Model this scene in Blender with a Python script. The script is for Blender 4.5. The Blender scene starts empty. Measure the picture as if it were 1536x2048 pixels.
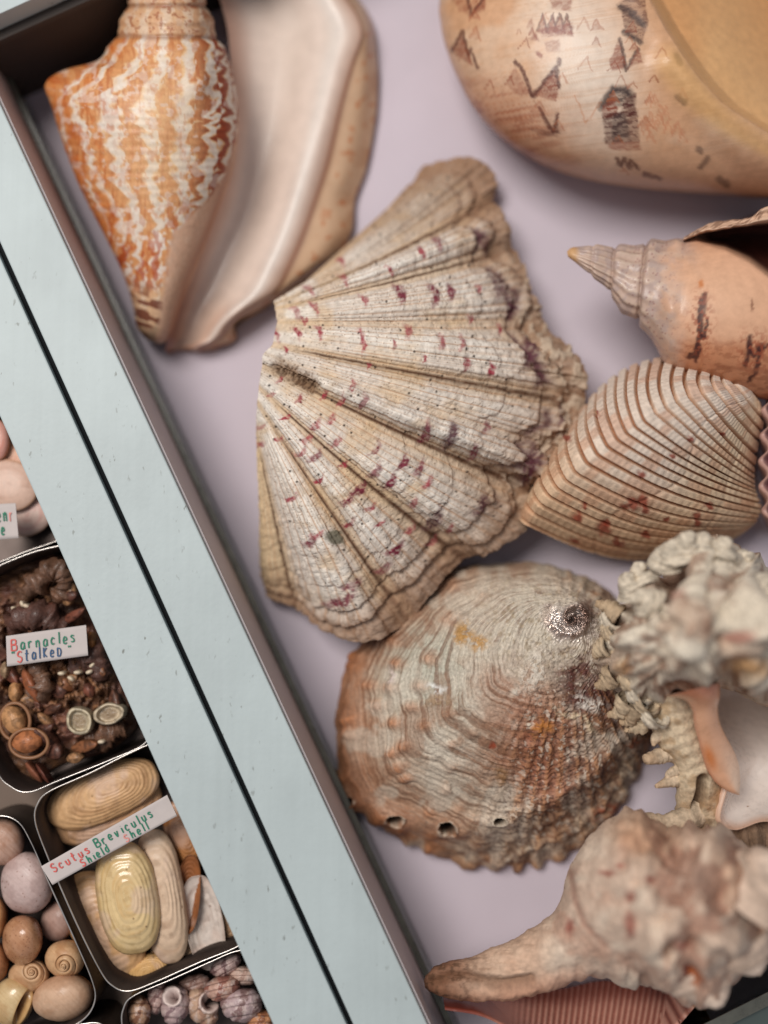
import bpy, bmesh, math, random
import numpy as np
from mathutils import Vector, Matrix

# ------------------------------------------------------------------ camera, world, lamps, exposure
SC = bpy.context.scene
COL = SC.collection
CM = 0.01
TILT = math.radians(4.3)
ZC = 53.0                       # camera height over the tray floor, cm
LENS = 35.0
FPX = 2048.0 * LENS / 36.0      # focal length in photo pixels
cam_d = bpy.data.cameras.new("camera")
cam = bpy.data.objects.new("camera", cam_d)
COL.objects.link(cam)
cam.location = (0, 0, ZC * CM)
cam.rotation_euler = (TILT, 0, 0)
cam_d.sensor_fit = 'VERTICAL'
cam_d.sensor_height = 36.0
cam_d.sensor_width = 27.0
cam_d.lens = LENS
cam_d.clip_start = 0.01
cam_d.clip_end = 50.0
cam_d.dof.use_dof = True
cam_d.dof.focus_distance = (ZC - 6.6) * CM
cam_d.dof.aperture_fstop = 1.5
cam_d.dof.aperture_blades = 0
SC.camera = cam

world = bpy.data.worlds.new("World")
SC.world = world
world.use_nodes = True
bg = world.node_tree.nodes["Background"]
bg.inputs[0].default_value = (0.90, 0.92, 1.0, 1)
bg.inputs[1].default_value = 0.30

def area_lamp(name, loc, target, sx, sy, power, color):
    d = bpy.data.lights.new(name, 'AREA')
    d.shape = 'RECTANGLE'; d.size = sx; d.size_y = sy; d.energy = power; d.color = color
    o = bpy.data.objects.new(name, d); COL.objects.link(o)
    o.location = loc
    o.rotation_euler = (Vector(target) - Vector(loc)).to_track_quat('-Z', 'Y').to_euler()
    return o
area_lamp("window_light", (-0.75, 0.62, 1.85), (0, 0, 0.03), 1.0, 0.8, 38.0, (1.0, 0.955, 0.895))

SC.view_settings.view_transform = 'Standard'
SC.view_settings.look = 'None'
SC.view_settings.exposure = 0.03
SC.view_settings.gamma = 1.0
SC.view_settings.use_curve_mapping = False
SC.render.engine = 'CYCLES'
SC.cycles.max_bounces = 6
SC.cycles.use_denoising = True
SC.cycles.caustics_reflective = False
SC.cycles.caustics_refractive = False

# ------------------------------------------------------------------ helpers
CT, ST = math.cos(TILT), math.sin(TILT)

def at(px, py, z):
    """point (cm) at height z that lies on the line of sight of photo pixel (px, py)"""
    px = np.asarray(px, float); py = np.asarray(py, float); z = np.asarray(z, float)
    dx = (px - 768.0) / FPX
    dy = -(py - 1024.0) / FPX
    wy = dy * CT + ST
    wz = dy * ST - CT
    k = (z - ZC) / wz
    px, py, k = np.broadcast_arrays(dx * k, wy * k, np.zeros_like(k) + z)
    return np.stack([px, py, k], -1)

def lin(c):
    c = np.asarray(c, float) / 255.0
    return np.where(c <= 0.04045, c / 12.92, ((c + 0.055) / 1.055) ** 2.4)

def _h(ix, iy, seed):
    h = (ix.astype(np.int64) * 374761393 + iy.astype(np.int64) * 668265263 + seed * 2147483647 * 7 + seed * 97531) & 0xFFFFFFFF
    h = ((h ^ (h >> 13)) * 1274126177) & 0xFFFFFFFF
    h = ((h ^ (h >> 16)) * 2246822519) & 0xFFFFFFFF
    return ((h ^ (h >> 15)) & 0xFFFFFF) / float(0x1000000)

def n2(x, y, seed=0):
    x0 = np.floor(x); y0 = np.floor(y)
    fx = x - x0; fy = y - y0
    fx = fx * fx * fx * (fx * (fx * 6 - 15) + 10); fy = fy * fy * fy * (fy * (fy * 6 - 15) + 10)
    a = _h(x0, y0, seed); b = _h(x0 + 1, y0, seed); c = _h(x0, y0 + 1, seed); d = _h(x0 + 1, y0 + 1, seed)
    return (a * (1 - fx) + b * fx) * (1 - fy) + (c * (1 - fx) + d * fx) * fy

def fbm(x, y, octv=4, seed=0, gain=0.5):
    s = 0.0; a = 1.0; t = 0.0
    for i in range(octv):
        s = s + a * n2(x, y, seed + i * 17); t += a
        a *= gain; x = x * 2.03 + 5.2; y = y * 2.03 + 1.7
    return s / t

def worley(x, y, seed=0):
    """distance to nearest feature point, and that cell's random value"""
    x0 = np.floor(x); y0 = np.floor(y)
    best = np.full(x.shape, 9.0); val = np.zeros(x.shape)
    for i in (-1, 0, 1):
        for j in (-1, 0, 1):
            cx = x0 + i; cy = y0 + j
            qx = cx + _h(cx, cy, seed); qy = cy + _h(cx, cy, seed + 5)
            d = np.hypot(x - qx, y - qy)
            m = d < best
            best = np.where(m, d, best); val = np.where(m, _h(cx, cy, seed + 9), val)
    return best, val

def sstep(a, b, x):
    t = np.clip((x - a) / (b - a), 0, 1)
    return t * t * (3 - 2 * t)

def tri(x):
    return 2 * np.abs(x - np.floor(x + 0.5))

def mix(c, new, m):
    new = lin(new)
    return c * (1 - m[..., None]) + new * m[..., None]

def flat(shape, c):
    return np.zeros(tuple(shape) + (3,)) + lin(c)

def spline(pts, n, closed=False, by_length=True):
    """Catmull-Rom resample of k-dim points to n samples"""
    p = np.asarray(pts, float)
    m = len(p)
    if closed:
        q = np.vstack([p[-1:], p, p[:2]]); segs = m
    else:
        q = np.vstack([2 * p[:1] - p[1:2], p, 2 * p[-1:] - p[-2:-1]]); segs = m - 1
    def ev(t):
        i = np.clip(np.floor(t).astype(int), 0, segs - 1); f = (t - i)[:, None]
        a, b, c, d = q[i], q[i + 1], q[i + 2], q[i + 3]
        return 0.5 * (2 * b + (c - a) * f + (2 * a - 5 * b + 4 * c - d) * f ** 2 + (3 * b - a - 3 * c + d) * f ** 3)
    if not by_length:
        return ev(np.linspace(0, segs, n, endpoint=not closed))
    tt = np.linspace(0, segs, segs * 24 + 1)
    e = ev(tt)
    L = np.concatenate([[0], np.cumsum(np.hypot(*(np.diff(e[:, :2], axis=0).T)))])
    s = np.linspace(0, L[-1], n, endpoint=not closed)
    return ev(np.interp(s, L, tt))

def keyed(x, ks, vs):
    """smooth (cosine) interpolation of key values"""
    ks = np.asarray(ks, float); vs = np.asarray(vs, float)
    i = np.clip(np.searchsorted(ks, x, side='right') - 1, 0, len(ks) - 2)
    f = np.clip((x - ks[i]) / (ks[i + 1] - ks[i]), 0, 1)
    f = (1 - np.cos(np.pi * f)) / 2
    return vs[i] * (1 - f) + vs[i + 1] * f

def gnormals(P, wu=False, wv=False):
    if wu: du = np.roll(P, -1, 0) - np.roll(P, 1, 0)
    else: du = np.gradient(P, axis=0)
    if wv: dv = np.roll(P, -1, 1) - np.roll(P, 1, 1)
    else: dv = np.gradient(P, axis=1)
    n = np.cross(du, dv)
    return n / np.maximum(np.linalg.norm(n, axis=-1, keepdims=True), 1e-12)

def up_normals(P, wu=False, wv=False):
    n = gnormals(P, wu, wv)
    if n[..., 2].mean() < 0: n = -n
    if wv:
        m = n[1].mean(0); n[0] = m / np.linalg.norm(m)
    return n

def stroke(PX, PY, pts, w, soft=0.5):
    """mask of a polyline drawn with half width w (px)"""
    m = np.zeros(PX.shape)
    pts = np.asarray(pts, float)
    for (x0, y0), (x1, y1) in zip(pts[:-1], pts[1:]):
        bb = (PX > min(x0, x1) - 3 * w - 3) & (PX < max(x0, x1) + 3 * w + 3) & (PY > min(y0, y1) - 3 * w - 3) & (PY < max(y0, y1) + 3 * w + 3)
        if not bb.any(): continue
        x = PX[bb]; y = PY[bb]
        dx, dy = x1 - x0, y1 - y0
        t = np.clip(((x - x0) * dx + (y - y0) * dy) / (dx * dx + dy * dy + 1e-9), 0, 1)
        d = np.hypot(x - x0 - t * dx, y - y0 - t * dy)
        m[bb] = np.maximum(m[bb], 1 - sstep(w * soft, w * (2 - soft), d))
    return m

def blob(PX, PY, x, y, rx, ry, ang=0.0, hard=0.5):
    a = math.radians(ang); c, s = math.cos(a), math.sin(a)
    u = ((PX - x) * c + (PY - y) * s) / rx
    v = (-(PX - x) * s + (PY - y) * c) / ry
    return 1 - sstep(hard, 2 - hard, np.sqrt(u * u + v * v))

def fill(PX, PY, poly, soft=2.0):
    """soft mask of a convex polygon given in photo pixels"""
    p = np.asarray(poly, float); c = p.mean(0)
    m = np.full(PX.shape, 1e9)
    for a, b in zip(p, np.roll(p, -1, 0)):
        n = np.array([b[1] - a[1], a[0] - b[0]]); n = n / (np.hypot(*n) + 1e-9)
        if n @ (c - a) < 0: n = -n
        m = np.minimum(m, (PX - a[0]) * n[0] + (PY - a[1]) * n[1])
    return sstep(-soft, soft, m)

WORLD = {}          # object -> world offset (cm)

def tag(o, label=None, cat=None, group=None, kind=None):
    if label: o["label"] = label
    if cat: o["category"] = cat
    if group: o["group"] = group
    if kind: o["kind"] = kind
    return o

def thing(name, label, cat, px, py, z, group=None):
    o = bpy.data.objects.new(name, None)
    o.empty_display_size = 0.01
    COL.objects.link(o)
    w = at(px, py, z)
    o.location = w * CM
    WORLD[o.name] = w
    return tag(o, label, cat, group)

def link(name, me, mat, parent=None, label=None):
    o = bpy.data.objects.new(name, me)
    COL.objects.link(o)
    if mat: me.materials.append(mat)
    if parent is not None:
        o.parent = parent
        WORLD[o.name] = WORLD[parent.name]
    else:
        WORLD[o.name] = np.zeros(3)
    if label: o["label"] = label
    return o

def raw_mesh(name, V, F, C=None, smooth=True):
    """V (n,3) cm, F (m,4) or list of tuples"""
    me = bpy.data.meshes.new(name)
    V = np.asarray(V, float) * CM
    if isinstance(F, np.ndarray):
        k = F.shape[1]
        me.vertices.add(len(V)); me.vertices.foreach_set("co", V.astype(np.float32).ravel())
        me.loops.add(F.size); me.loops.foreach_set("vertex_index", F.astype(np.int32).ravel())
        me.polygons.add(len(F)); me.polygons.foreach_set("loop_start", np.arange(0, F.size, k, dtype=np.int32))
        me.update(calc_edges=True)
    else:
        me.from_pydata(V.tolist(), [], F)
    if C is not None:
        a = me.color_attributes.new("Col", 'FLOAT_COLOR', 'POINT')
        rgba = np.ones((len(V), 4), np.float32); rgba[:, :3] = np.clip(C.reshape(-1, 3), 0, 1)
        a.data.foreach_set("color", rgba.ravel())
    me.polygons.foreach_set("use_smooth", np.full(len(me.polygons), smooth))
    me.update()
    return me

def emit(name, P, C, mat, parent=None, wu=False, wv=False, attr=None, label=None):
    """P (n,m,3) cm grid -> one mesh object"""
    n, m = P.shape[:2]
    off = WORLD[parent.name] if parent is not None else np.zeros(3)
    idx = np.arange(n * m).reshape(n, m)
    a = idx if wu else idx[:-1]
    b = np.roll(idx, -1, 0) if wu else idx[1:]
    if wv:
        F = np.stack([a, np.roll(a, -1, 1), np.roll(b, -1, 1), b], -1)
    else:
        F = np.stack([a[:, :-1], a[:, 1:], b[:, 1:], b[:, :-1]], -1)
    F = F.reshape(-1, 4)
    nz = gnormals(P, wu, wv)[..., 2].mean()
    V = (P - off).reshape(-1, 3)
    # outward orientation: average normal must point away from the centroid
    g = gnormals(P, wu, wv); d = P - P.reshape(-1, 3).mean(0) + np.array([0, 0, 2.0])
    if (g * d).sum() < 0: F = F[:, ::-1]
    me = raw_mesh(name, V, F, C)
    if attr:
        for k, v in attr.items():
            at_ = me.attributes.new(k, 'FLOAT', 'POINT'); at_.data.foreach_set("value", v.astype(np.float32).ravel())
    return link(name, me, mat, parent, label)

def dome_grid(center, outline, ns, nv, spow=1.0, raw=False):
    out = outline if raw else spline(outline, nv, True)
    s = np.linspace(0.0, 1, ns) ** spow
    PX = center[0] + s[:, None] * (out[None, :, 0] - center[0])
    PY = center[1] + s[:, None] * (out[None, :, 1] - center[1])
    S = np.repeat(s[:, None], nv, 1)
    V = np.repeat(np.linspace(0, 1, nv, endpoint=False)[None], ns, 0)
    return S, V, PX, PY

def skirt(P, C, drop, zmin, shrink=0.9):
    """close a dome underneath: rim row folded down and inwards"""
    rim = P[-1]
    c = rim.mean(0)
    r1 = rim.copy(); r1[:, 2] = np.maximum(rim[:, 2] - drop, zmin)
    r1[:, :2] = c[:2] + (r1[:, :2] - c[:2]) * (1 - (1 - shrink) * 0.25)
    r2 = rim.copy(); r2[:, :2] = c[:2] + (r2[:, :2] - c[:2]) * shrink; r2[:, 2] = r1[:, 2] + 0.1 * drop
    P2 = np.concatenate([P, r1[None], r2[None]], 0)
    C2 = np.concatenate([C, C[-1:], C[-1:]], 0)
    return P2, C2

def loft_grid(stations, nt, nth, power=2.0, by_length=True):
    """stations: (Lx,Ly,Rx,Ry,zc,rz). returns T,TH,PX,PY,Z  (theta 0 = right edge, pi/2 = top, pi = left edge)"""
    st = np.asarray(stations, float)
    mid = np.concatenate([(st[:, :2] + st[:, 2:4]) / 2, st], 1)
    q = spline(mid, nt, False, by_length)
    th = np.linspace(0, 2 * np.pi, nth, endpoint=False)
    c = np.cos(th); s = np.sin(th)
    if power != 2.0:
        c = np.sign(c) * np.abs(c) ** (2 / power); s = np.sign(s) * np.abs(s) ** (2 / power)
    cx = (q[:, 2] + q[:, 4]) / 2; cy = (q[:, 3] + q[:, 5]) / 2
    ax = (q[:, 4] - q[:, 2]) / 2; ay = (q[:, 5] - q[:, 3]) / 2
    PX = cx[:, None] + ax[:, None] * c[None]
    PY = cy[:, None] + ay[:, None] * c[None]
    Z = q[:, 6][:, None] + np.maximum(q[:, 7], 0.02)[:, None] * s[None]
    T = np.repeat(np.linspace(0, 1, nt)[:, None], nth, 1)
    TH = np.repeat(th[None], nt, 0)
    return T, TH, PX, PY, Z

def tube(path, rad, nth=12, noise=0.0, seed=0, n=None, flat_=1.0):
    """path: k x 3 cm, rad: k radii cm -> grid (n,nth,3)"""
    q = np.concatenate([np.asarray(path, float), np.asarray(rad, float)[:, None]], 1)
    n = n or max(10, 5 * len(path))
    q = spline(q, n, False, False)
    p = q[:, :3]; r = np.maximum(q[:, 3], 0.004)
    t = np.gradient(p, axis=0); t /= np.linalg.norm(t, axis=1, keepdims=True) + 1e-9
    up = np.array([0.13, 0.21, 0.97])
    a = np.cross(t, up); a /= np.linalg.norm(a, axis=1, keepdims=True) + 1e-9
    b = np.cross(a, t)
    th = np.linspace(0, 2 * np.pi, nth, endpoint=False)
    R = r[:, None] * np.ones(nth)[None]
    if noise:
        uu = np.linspace(0, n * 0.5, n)[:, None] + 0 * th[None]
        R = R * (1 + noise * (fbm(uu, 3 + 2 * np.cos(th)[None] + 0 * uu, 3, seed) - 0.5) * 2)
    return p[:, None] + R[..., None] * (a[:, None] * np.cos(th)[None, :, None] + flat_ * b[:, None] * np.sin(th)[None, :, None])

# ------------------------------------------------------------------ materials
def new_mat(name):
    m = bpy.data.materials.new(name); m.use_nodes = True
    nt = m.node_tree
    return m, nt, nt.nodes["Principled BSDF"]

def shell_mat(name, rough=0.5, spec=0.4, coat=0.0, bump=0.25, bscale=900.0, var=0.18, vscale=350.0, sss=0.0, streak=None, base=None, fine=0.0):
    m, nt, b = new_mat(name)
    N = nt.nodes.new; L = nt.links.new
    tc = N('ShaderNodeTexCoord')
    vec = tc.outputs['Object']
    if base is None:
        a = N('ShaderNodeVertexColor'); a.layer_name = "Col"; csrc = a.outputs[0]
    else:
        a = N('ShaderNodeRGB'); a.outputs[0].default_value = tuple(lin(base)) + (1,); csrc = a.outputs[0]
    n1 = N('ShaderNodeTexNoise'); n1.inputs['Scale'].default_value = vscale; n1.inputs['Detail'].default_value = 5
    L(vec, n1.inputs['Vector'])
    mr = N('ShaderNodeMapRange'); mr.inputs[1].default_value = 0.3; mr.inputs[2].default_value = 0.7
    mr.inputs[3].default_value = 1 - var; mr.inputs[4].default_value = 1 + var * 0.55
    L(n1.outputs['Fac'], mr.inputs[0])
    mx = N('ShaderNodeMix'); mx.data_type = 'RGBA'; mx.blend_type = 'MULTIPLY'; mx.inputs[0].default_value = 1
    L(csrc, mx.inputs[6]); L(mr.outputs[0], mx.inputs[7])
    L(mx.outputs[2], b.inputs['Base Color'])
    n3 = N('ShaderNodeTexNoise'); n3.inputs['Scale'].default_value = bscale; n3.inputs['Detail'].default_value = 6
    L(vec, n3.inputs['Vector'])
    bp = N('ShaderNodeBump'); bp.inputs['Strength'].default_value = bump; bp.inputs['Distance'].default_value = 0.0006
    L(n3.outputs['Fac'], bp.inputs['Height']); L(bp.outputs[0], b.inputs['Normal'])
    rr = N('ShaderNodeMapRange'); rr.inputs[3].default_value = max(0.05, rough - 0.12); rr.inputs[4].default_value = min(1, rough + 0.14)
    L(n1.outputs['Fac'], rr.inputs[0]); L(rr.outputs[0], b.inputs['Roughness'])
    b.inputs['Specular IOR Level'].default_value = spec
    if coat:
        b.inputs['Coat Weight'].default_value = coat; b.inputs['Coat Roughness'].default_value = 0.12
    if sss:
        b.inputs['Subsurface Weight'].default_value = sss
        b.inputs['Subsurface Radius'].default_value = (1.0, 0.6, 0.4)
        b.inputs['Subsurface Scale'].default_value = 0.002
    return m

M_CHALK = shell_mat("chalky_shell", 0.75, 0.25, 0, 0.35, 1100, 0.20, 420)
M_SATIN = shell_mat("satin_shell", 0.46, 0.4, 0.06, 0.12, 1500, 0.10, 500)
M_GLOSS = shell_mat("glossy_shell", 0.28, 0.5, 0.35, 0.05, 1200, 0.08, 300)
M_ROUGH = shell_mat("rough_shell", 0.82, 0.2, 0, 0.6, 900, 0.28, 600)
M_WAX = shell_mat("waxy_shell", 0.44, 0.42, 0.10, 0.10, 900, 0.10, 250)
M_INNER = shell_mat("inner_shell", 0.36, 0.4, 0.1, 0.05, 500, 0.06, 120)

def paint_mat(name, base, chips, rough=0.5):
    """slightly worn painted wood"""
    m, nt, b = new_mat(name); N = nt.nodes.new; L = nt.links.new
    tc = N('ShaderNodeTexCoord')
    n1 = N('ShaderNodeTexNoise'); n1.inputs['Scale'].default_value = 16; n1.inputs['Detail'].default_value = 9; n1.inputs['Roughness'].default_value = .62
    L(tc.outputs['Object'], n1.inputs['Vector'])
    r1 = N('ShaderNodeValToRGB'); r1.color_ramp.elements[0].position = 0.3; r1.color_ramp.elements[1].position = 0.75
    r1.color_ramp.elements[0].color = tuple(lin(np.array(base) * 0.93)) + (1,); r1.color_ramp.elements[1].color = tuple(lin(np.array(base) * 1.03)) + (1,)
    ms = N('ShaderNodeMapping'); ms.inputs['Rotation'].default_value = (0, 0, math.radians(-25)); ms.inputs['Scale'].default_value = (260, 9, 30)
    L(tc.outputs['Object'], ms.inputs[0])
    ns_ = N('ShaderNodeTexNoise'); ns_.inputs['Scale'].default_value = 1.0; ns_.inputs['Detail'].default_value = 5
    L(ms.outputs[0], ns_.inputs['Vector'])
    mxn = N('ShaderNodeMix'); mxn.data_type = 'FLOAT'; mxn.inputs[0].default_value = .22
    L(n1.outputs['Fac'], mxn.inputs[2]); L(ns_.outputs['Fac'], mxn.inputs[3])
    L(mxn.outputs[0], r1.inputs[0])
    # small scuffs: stretched noise thresholded, gathered by a broad noise
    mp = N('ShaderNodeMapping'); mp.inputs['Rotation'].default_value = (0, 0, math.radians(-25)); mp.inputs['Scale'].default_value = (420, 190, 200)
    L(tc.outputs['Object'], mp.inputs[0])
    n2_ = N('ShaderNodeTexNoise'); n2_.inputs['Scale'].default_value = 1.0; n2_.inputs['Detail'].default_value = 3
    L(mp.outputs[0], n2_.inputs['Vector'])
    r2 = N('ShaderNodeMapRange'); r2.inputs[1].default_value = 0.65; r2.inputs[2].default_value = 0.72
    L(n2_.outputs['Fac'], r2.inputs[0])
    n4 = N('ShaderNodeTexNoise'); n4.inputs['Scale'].default_value = 45; n4.inputs['Detail'].default_value = 2
    L(tc.outputs['Object'], n4.inputs['Vector'])
    r4 = N('ShaderNodeMapRange'); r4.inputs[1].default_value = 0.45; r4.inputs[2].default_value = 0.62; r4.inputs[4].default_value = chips
    L(n4.outputs['Fac'], r4.inputs[0])
    mu = N('ShaderNodeMath'); mu.operation = 'MULTIPLY'; L(r2.outputs[0], mu.inputs[0]); L(r4.outputs[0], mu.inputs[1])
    mx = N('ShaderNodeMix'); mx.data_type = 'RGBA'; mx.inputs[7].default_value = tuple(lin((118, 122, 118))) + (1,)
    L(mu.outputs[0], mx.inputs[0]); L(r1.outputs[0], mx.inputs[6]); L(mx.outputs[2], b.inputs['Base Color'])
    n5 = N('ShaderNodeTexNoise'); n5.inputs['Scale'].default_value = 420; n5.inputs['Detail'].default_value = 4
    L(tc.outputs['Object'], n5.inputs['Vector'])
    bp = N('ShaderNodeBump'); bp.inputs['Strength'].default_value = 0.16; bp.inputs['Distance'].default_value = 0.0005
    L(n5.outputs['Fac'], bp.inputs['Height']); L(bp.outputs[0], b.inputs['Normal'])
    b.inputs['Roughness'].default_value = rough
    return m

def plain_mat(name, base, rough=0.6, metal=0.0, spec=0.4, var=0.06, vscale=60, bump=0.05, bscale=600):
    m = shell_mat(name, rough, spec, 0, bump, bscale, var, vscale, base=base)
    m.node_tree.nodes["Principled BSDF"].inputs['Metallic'].default_value = metal
    return m

M_PAINT = paint_mat("pale_blue_green_paint", (177, 188, 189), 1.0)
M_LILAC = plain_mat("lilac_paper", (201, 190, 200), 0.85, 0, 0.15, 0.035, 30, 0.10, 900)
M_WALL = plain_mat("inner_wall_paper", (196, 186, 186), 0.6, 0, 0.3, 0.05, 40, 0.06, 700)
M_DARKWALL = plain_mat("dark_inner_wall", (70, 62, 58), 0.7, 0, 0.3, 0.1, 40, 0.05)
M_GAPSHADE = plain_mat("black_gap_shade", (12, 15, 18), 0.8, 0, 0.2)  # near-black that stands in for the shade between the cases
M_BROWN = plain_mat("brown_board", (120, 104, 94), 0.8, 0, 0.2, 0.1, 60)
M_TIN = plain_mat("dull_tin", (74, 64, 60), 0.42, 0.75, 0.5, 0.15, 80)
M_RIM = plain_mat("bright_tin_edge", (205, 198, 192), 0.28, 0.9, 0.5, 0.1, 200)
M_CARD = plain_mat("white_card", (192, 182, 179), 0.85, 0, 0.2, 0.03, 200, 0.06, 1200)
M_RED = plain_mat("red_ink", (206, 92, 86), 0.7)
M_PINK = plain_mat("faint_red_ink", (214, 140, 132), 0.7)
M_GREEN = plain_mat("green_ink", (44, 122, 96), 0.7)
M_BLUE = plain_mat("blue_ink", (54, 84, 118), 0.7)

def glass_mat(name, tint, amount):
    m = bpy.data.materials.new(name); m.use_nodes = True
    nt = m.node_tree; nt.nodes.clear(); N = nt.nodes.new; L = nt.links.new
    o = N('ShaderNodeOutputMaterial'); t = N('ShaderNodeBsdfTransparent'); g = N('ShaderNodeBsdfGlossy')
    t.inputs[0].default_value = tuple(tint) + (1,); g.inputs['Roughness'].default_value = 0.06
    g.inputs[0].default_value = (0.9, 0.95, 0.92, 1)
    f = N('ShaderNodeFresnel'); f.inputs[0].default_value = 1.5
    mu = N('ShaderNodeMath'); mu.operation = 'MULTIPLY'; mu.inputs[1].default_value = amount; mu.use_clamp = True
    L(f.outputs[0], mu.inputs[0])
    x = N('ShaderNodeMixShader'); L(mu.outputs[0], x.inputs[0]); L(t.outputs[0], x.inputs[1]); L(g.outputs[0], x.inputs[2])
    L(x.outputs[0], o.inputs[0])
    return m
M_GLASS = glass_mat("pane_glass", (0.86, 0.91, 0.88), 1.0)
M_GLASSEDGE = plain_mat("green_glass_edge", (92, 92, 84), 0.3, 0, 0.6, 0.25, 150)

# ------------------------------------------------------------------ trays
def solid(name, corners, z0, z1, mat, parent=None, bevel=0.06, label=None, z1s=None):
    """box with polygon footprint (xy cm) from z0 to z1"""
    off = WORLD[parent.name] if parent is not None else np.zeros(3)
    c = np.asarray(corners, float)
    n = len(c)
    area = sum(c[i, 0] * c[(i + 1) % n, 1] - c[(i + 1) % n, 0] * c[i, 1] for i in range(n))
    if area < 0: c = c[::-1]
    V = [(x, y, z0) for x, y in c] + [(x, y, z1) for x, y in c]
    F = [tuple(range(n))[::-1], tuple(range(n, 2 * n))] + [(i, (i + 1) % n, n + (i + 1) % n, n + i) for i in range(n)]
    bm = bmesh.new()
    vs = [bm.verts.new((np.array(v) - off) * CM) for v in V]
    for f in F: bm.faces.new([vs[i] for i in f])
    if bevel:
        bmesh.ops.bevel(bm, geom=[e for e in bm.edges], offset=bevel * CM, segments=2, affect='EDGES', profile=0.6)
    me = bpy.data.meshes.new(name); bm.to_mesh(me); bm.free()
    return link(name, me, mat, parent, label)

ZR = 7.0
def edge_x(y, which):
    if which == 'R': return 52 + 0.4641 * (y - 320)
    if which == 'G': return 0.4515 * (y - 500)
    if which == 'L': return 0.4493 * (y - 835)
def w2(px, py, z=ZR): return at(px, py, z)[:2]

# long direction of the rails in the world
Ra, Rb = w2(edge_x(-250, 'R'), -250), w2(edge_x(2350, 'R'), 2350)
Ga, Gb = w2(edge_x(-250, 'G') + 7, -250), w2(edge_x(2350, 'G') + 7, 2350)
Ha, Hb = w2(edge_x(-250, 'G') - 7, -250), w2(edge_x(2350, 'G') - 7, 2350)
La, Lb = w2(edge_x(-250, 'L'), -250), w2(edge_x(2350, 'L'), 2350)
U = (Rb - Ra) / np.linalg.norm(Rb - Ra)          # along the rail (image down)
W = np.array([-U[1], U[0]]);  W = W if W[0] > 0 else -W   # across, into the tray (image right)

floor = solid("tray_floor", [w2(-300, -400, 0), w2(2000, -500, 0), w2(2000, 2500, 0), w2(300, 2500, 0)], -0.6, 0.0, M_LILAC, None, 0)
tag(floor, "lilac paper lining the bottom of the shell tray", kind="structure")

case = thing("display_case", "pale blue-green display case with glass panes holding the large shells", "display case", 500, 1100, 0)
solid("side_rail", [Ra, Rb, Gb, Ga], 0.0, ZR, M_PAINT, case, 0.07)
# lining of the rail's inner face and the glass pane leaning on it
solid("wall_lining", [Ra + W * 0.012, Rb + W * 0.012, Rb + W * 0.10, Ra + W * 0.10], 0.004, ZR - 0.35, M_WALL, case, 0)
solid("glass_pane", [Ra + W * 0.16, Rb + W * 0.16, Rb + W * 0.46, Ra + W * 0.46], 0.01, 2.1, M_GLASS, case, 0, "clear glass pane standing along the rail")
solid("pane_edge", [Ra + W * 0.17, Rb + W * 0.17, Rb + W * 0.45, Ra + W * 0.45], 2.11, 2.16, M_GLASSEDGE, case, 0)
# back rail, upper left
B0 = w2(0, 27); B1 = w2(57, 0)
Bd = W * -1
bu = w2(-60, 27 + 60 * 0.42); Bdir = -W if False else W
b_s = B0 - Bdir * 6; b_e = B0 + Bdir * 60
solid("back_rail", [b_s, b_e, b_e - U * 4, b_s - U * 4], 5.9, ZR, M_PAINT, case, 0.05)
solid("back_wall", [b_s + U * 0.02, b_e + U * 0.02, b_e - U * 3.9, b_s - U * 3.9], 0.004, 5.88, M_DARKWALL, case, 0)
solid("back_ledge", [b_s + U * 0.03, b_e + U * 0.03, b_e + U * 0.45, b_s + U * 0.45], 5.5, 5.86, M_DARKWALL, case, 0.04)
# front glass, lower right
F0 = w2(1536, 1985, 5.0)
f_s = F0 - W * 18; f_e = F0 + W * 12
solid("front_pane", [f_s, f_e, f_e + U * 0.55, f_s + U * 0.55], 0.01, 4.9, M_GLASS, case, 0)
solid("front_edge", [f_s, f_e, f_e + U * 0.55, f_s + U * 0.55], 4.91, 5.0, M_GLASSEDGE, case, 0.02, "green cut edge of the front glass")
solid("front_board", [f_s + U * 0.62, f_e + U * 0.62, f_e + U * 6, f_s + U * 6], 0.01, 4.4, plain_mat("grey_green_board", (74, 84, 82), 0.5), case, 0.03)

case2 = thing("specimen_case", "pale blue-green specimen case holding small tins of shells", "display case", 200, 1700, 2.4)
solid("side_rail", [La, Lb, Hb, Ha], 0.0, ZR - 0.05, M_PAINT, case2, 0.07)
solid("base_board", [La - W * 0.01, Lb - W * 0.01, Lb - W * 30, La - W * 30], 1.9, 2.4, M_BROWN, case2, 0)
solid("gap_shade_strip", [Ga - W * 0.005, Gb - W * 0.005, Hb + W * 0.005, Ha + W * 0.005], 5.6, 6.55, M_GAPSHADE, case2, 0, "black strip standing for the shade in the gap between the two cases")  # added strip, its black colour paints the shade of the gap
#SECTION2

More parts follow.
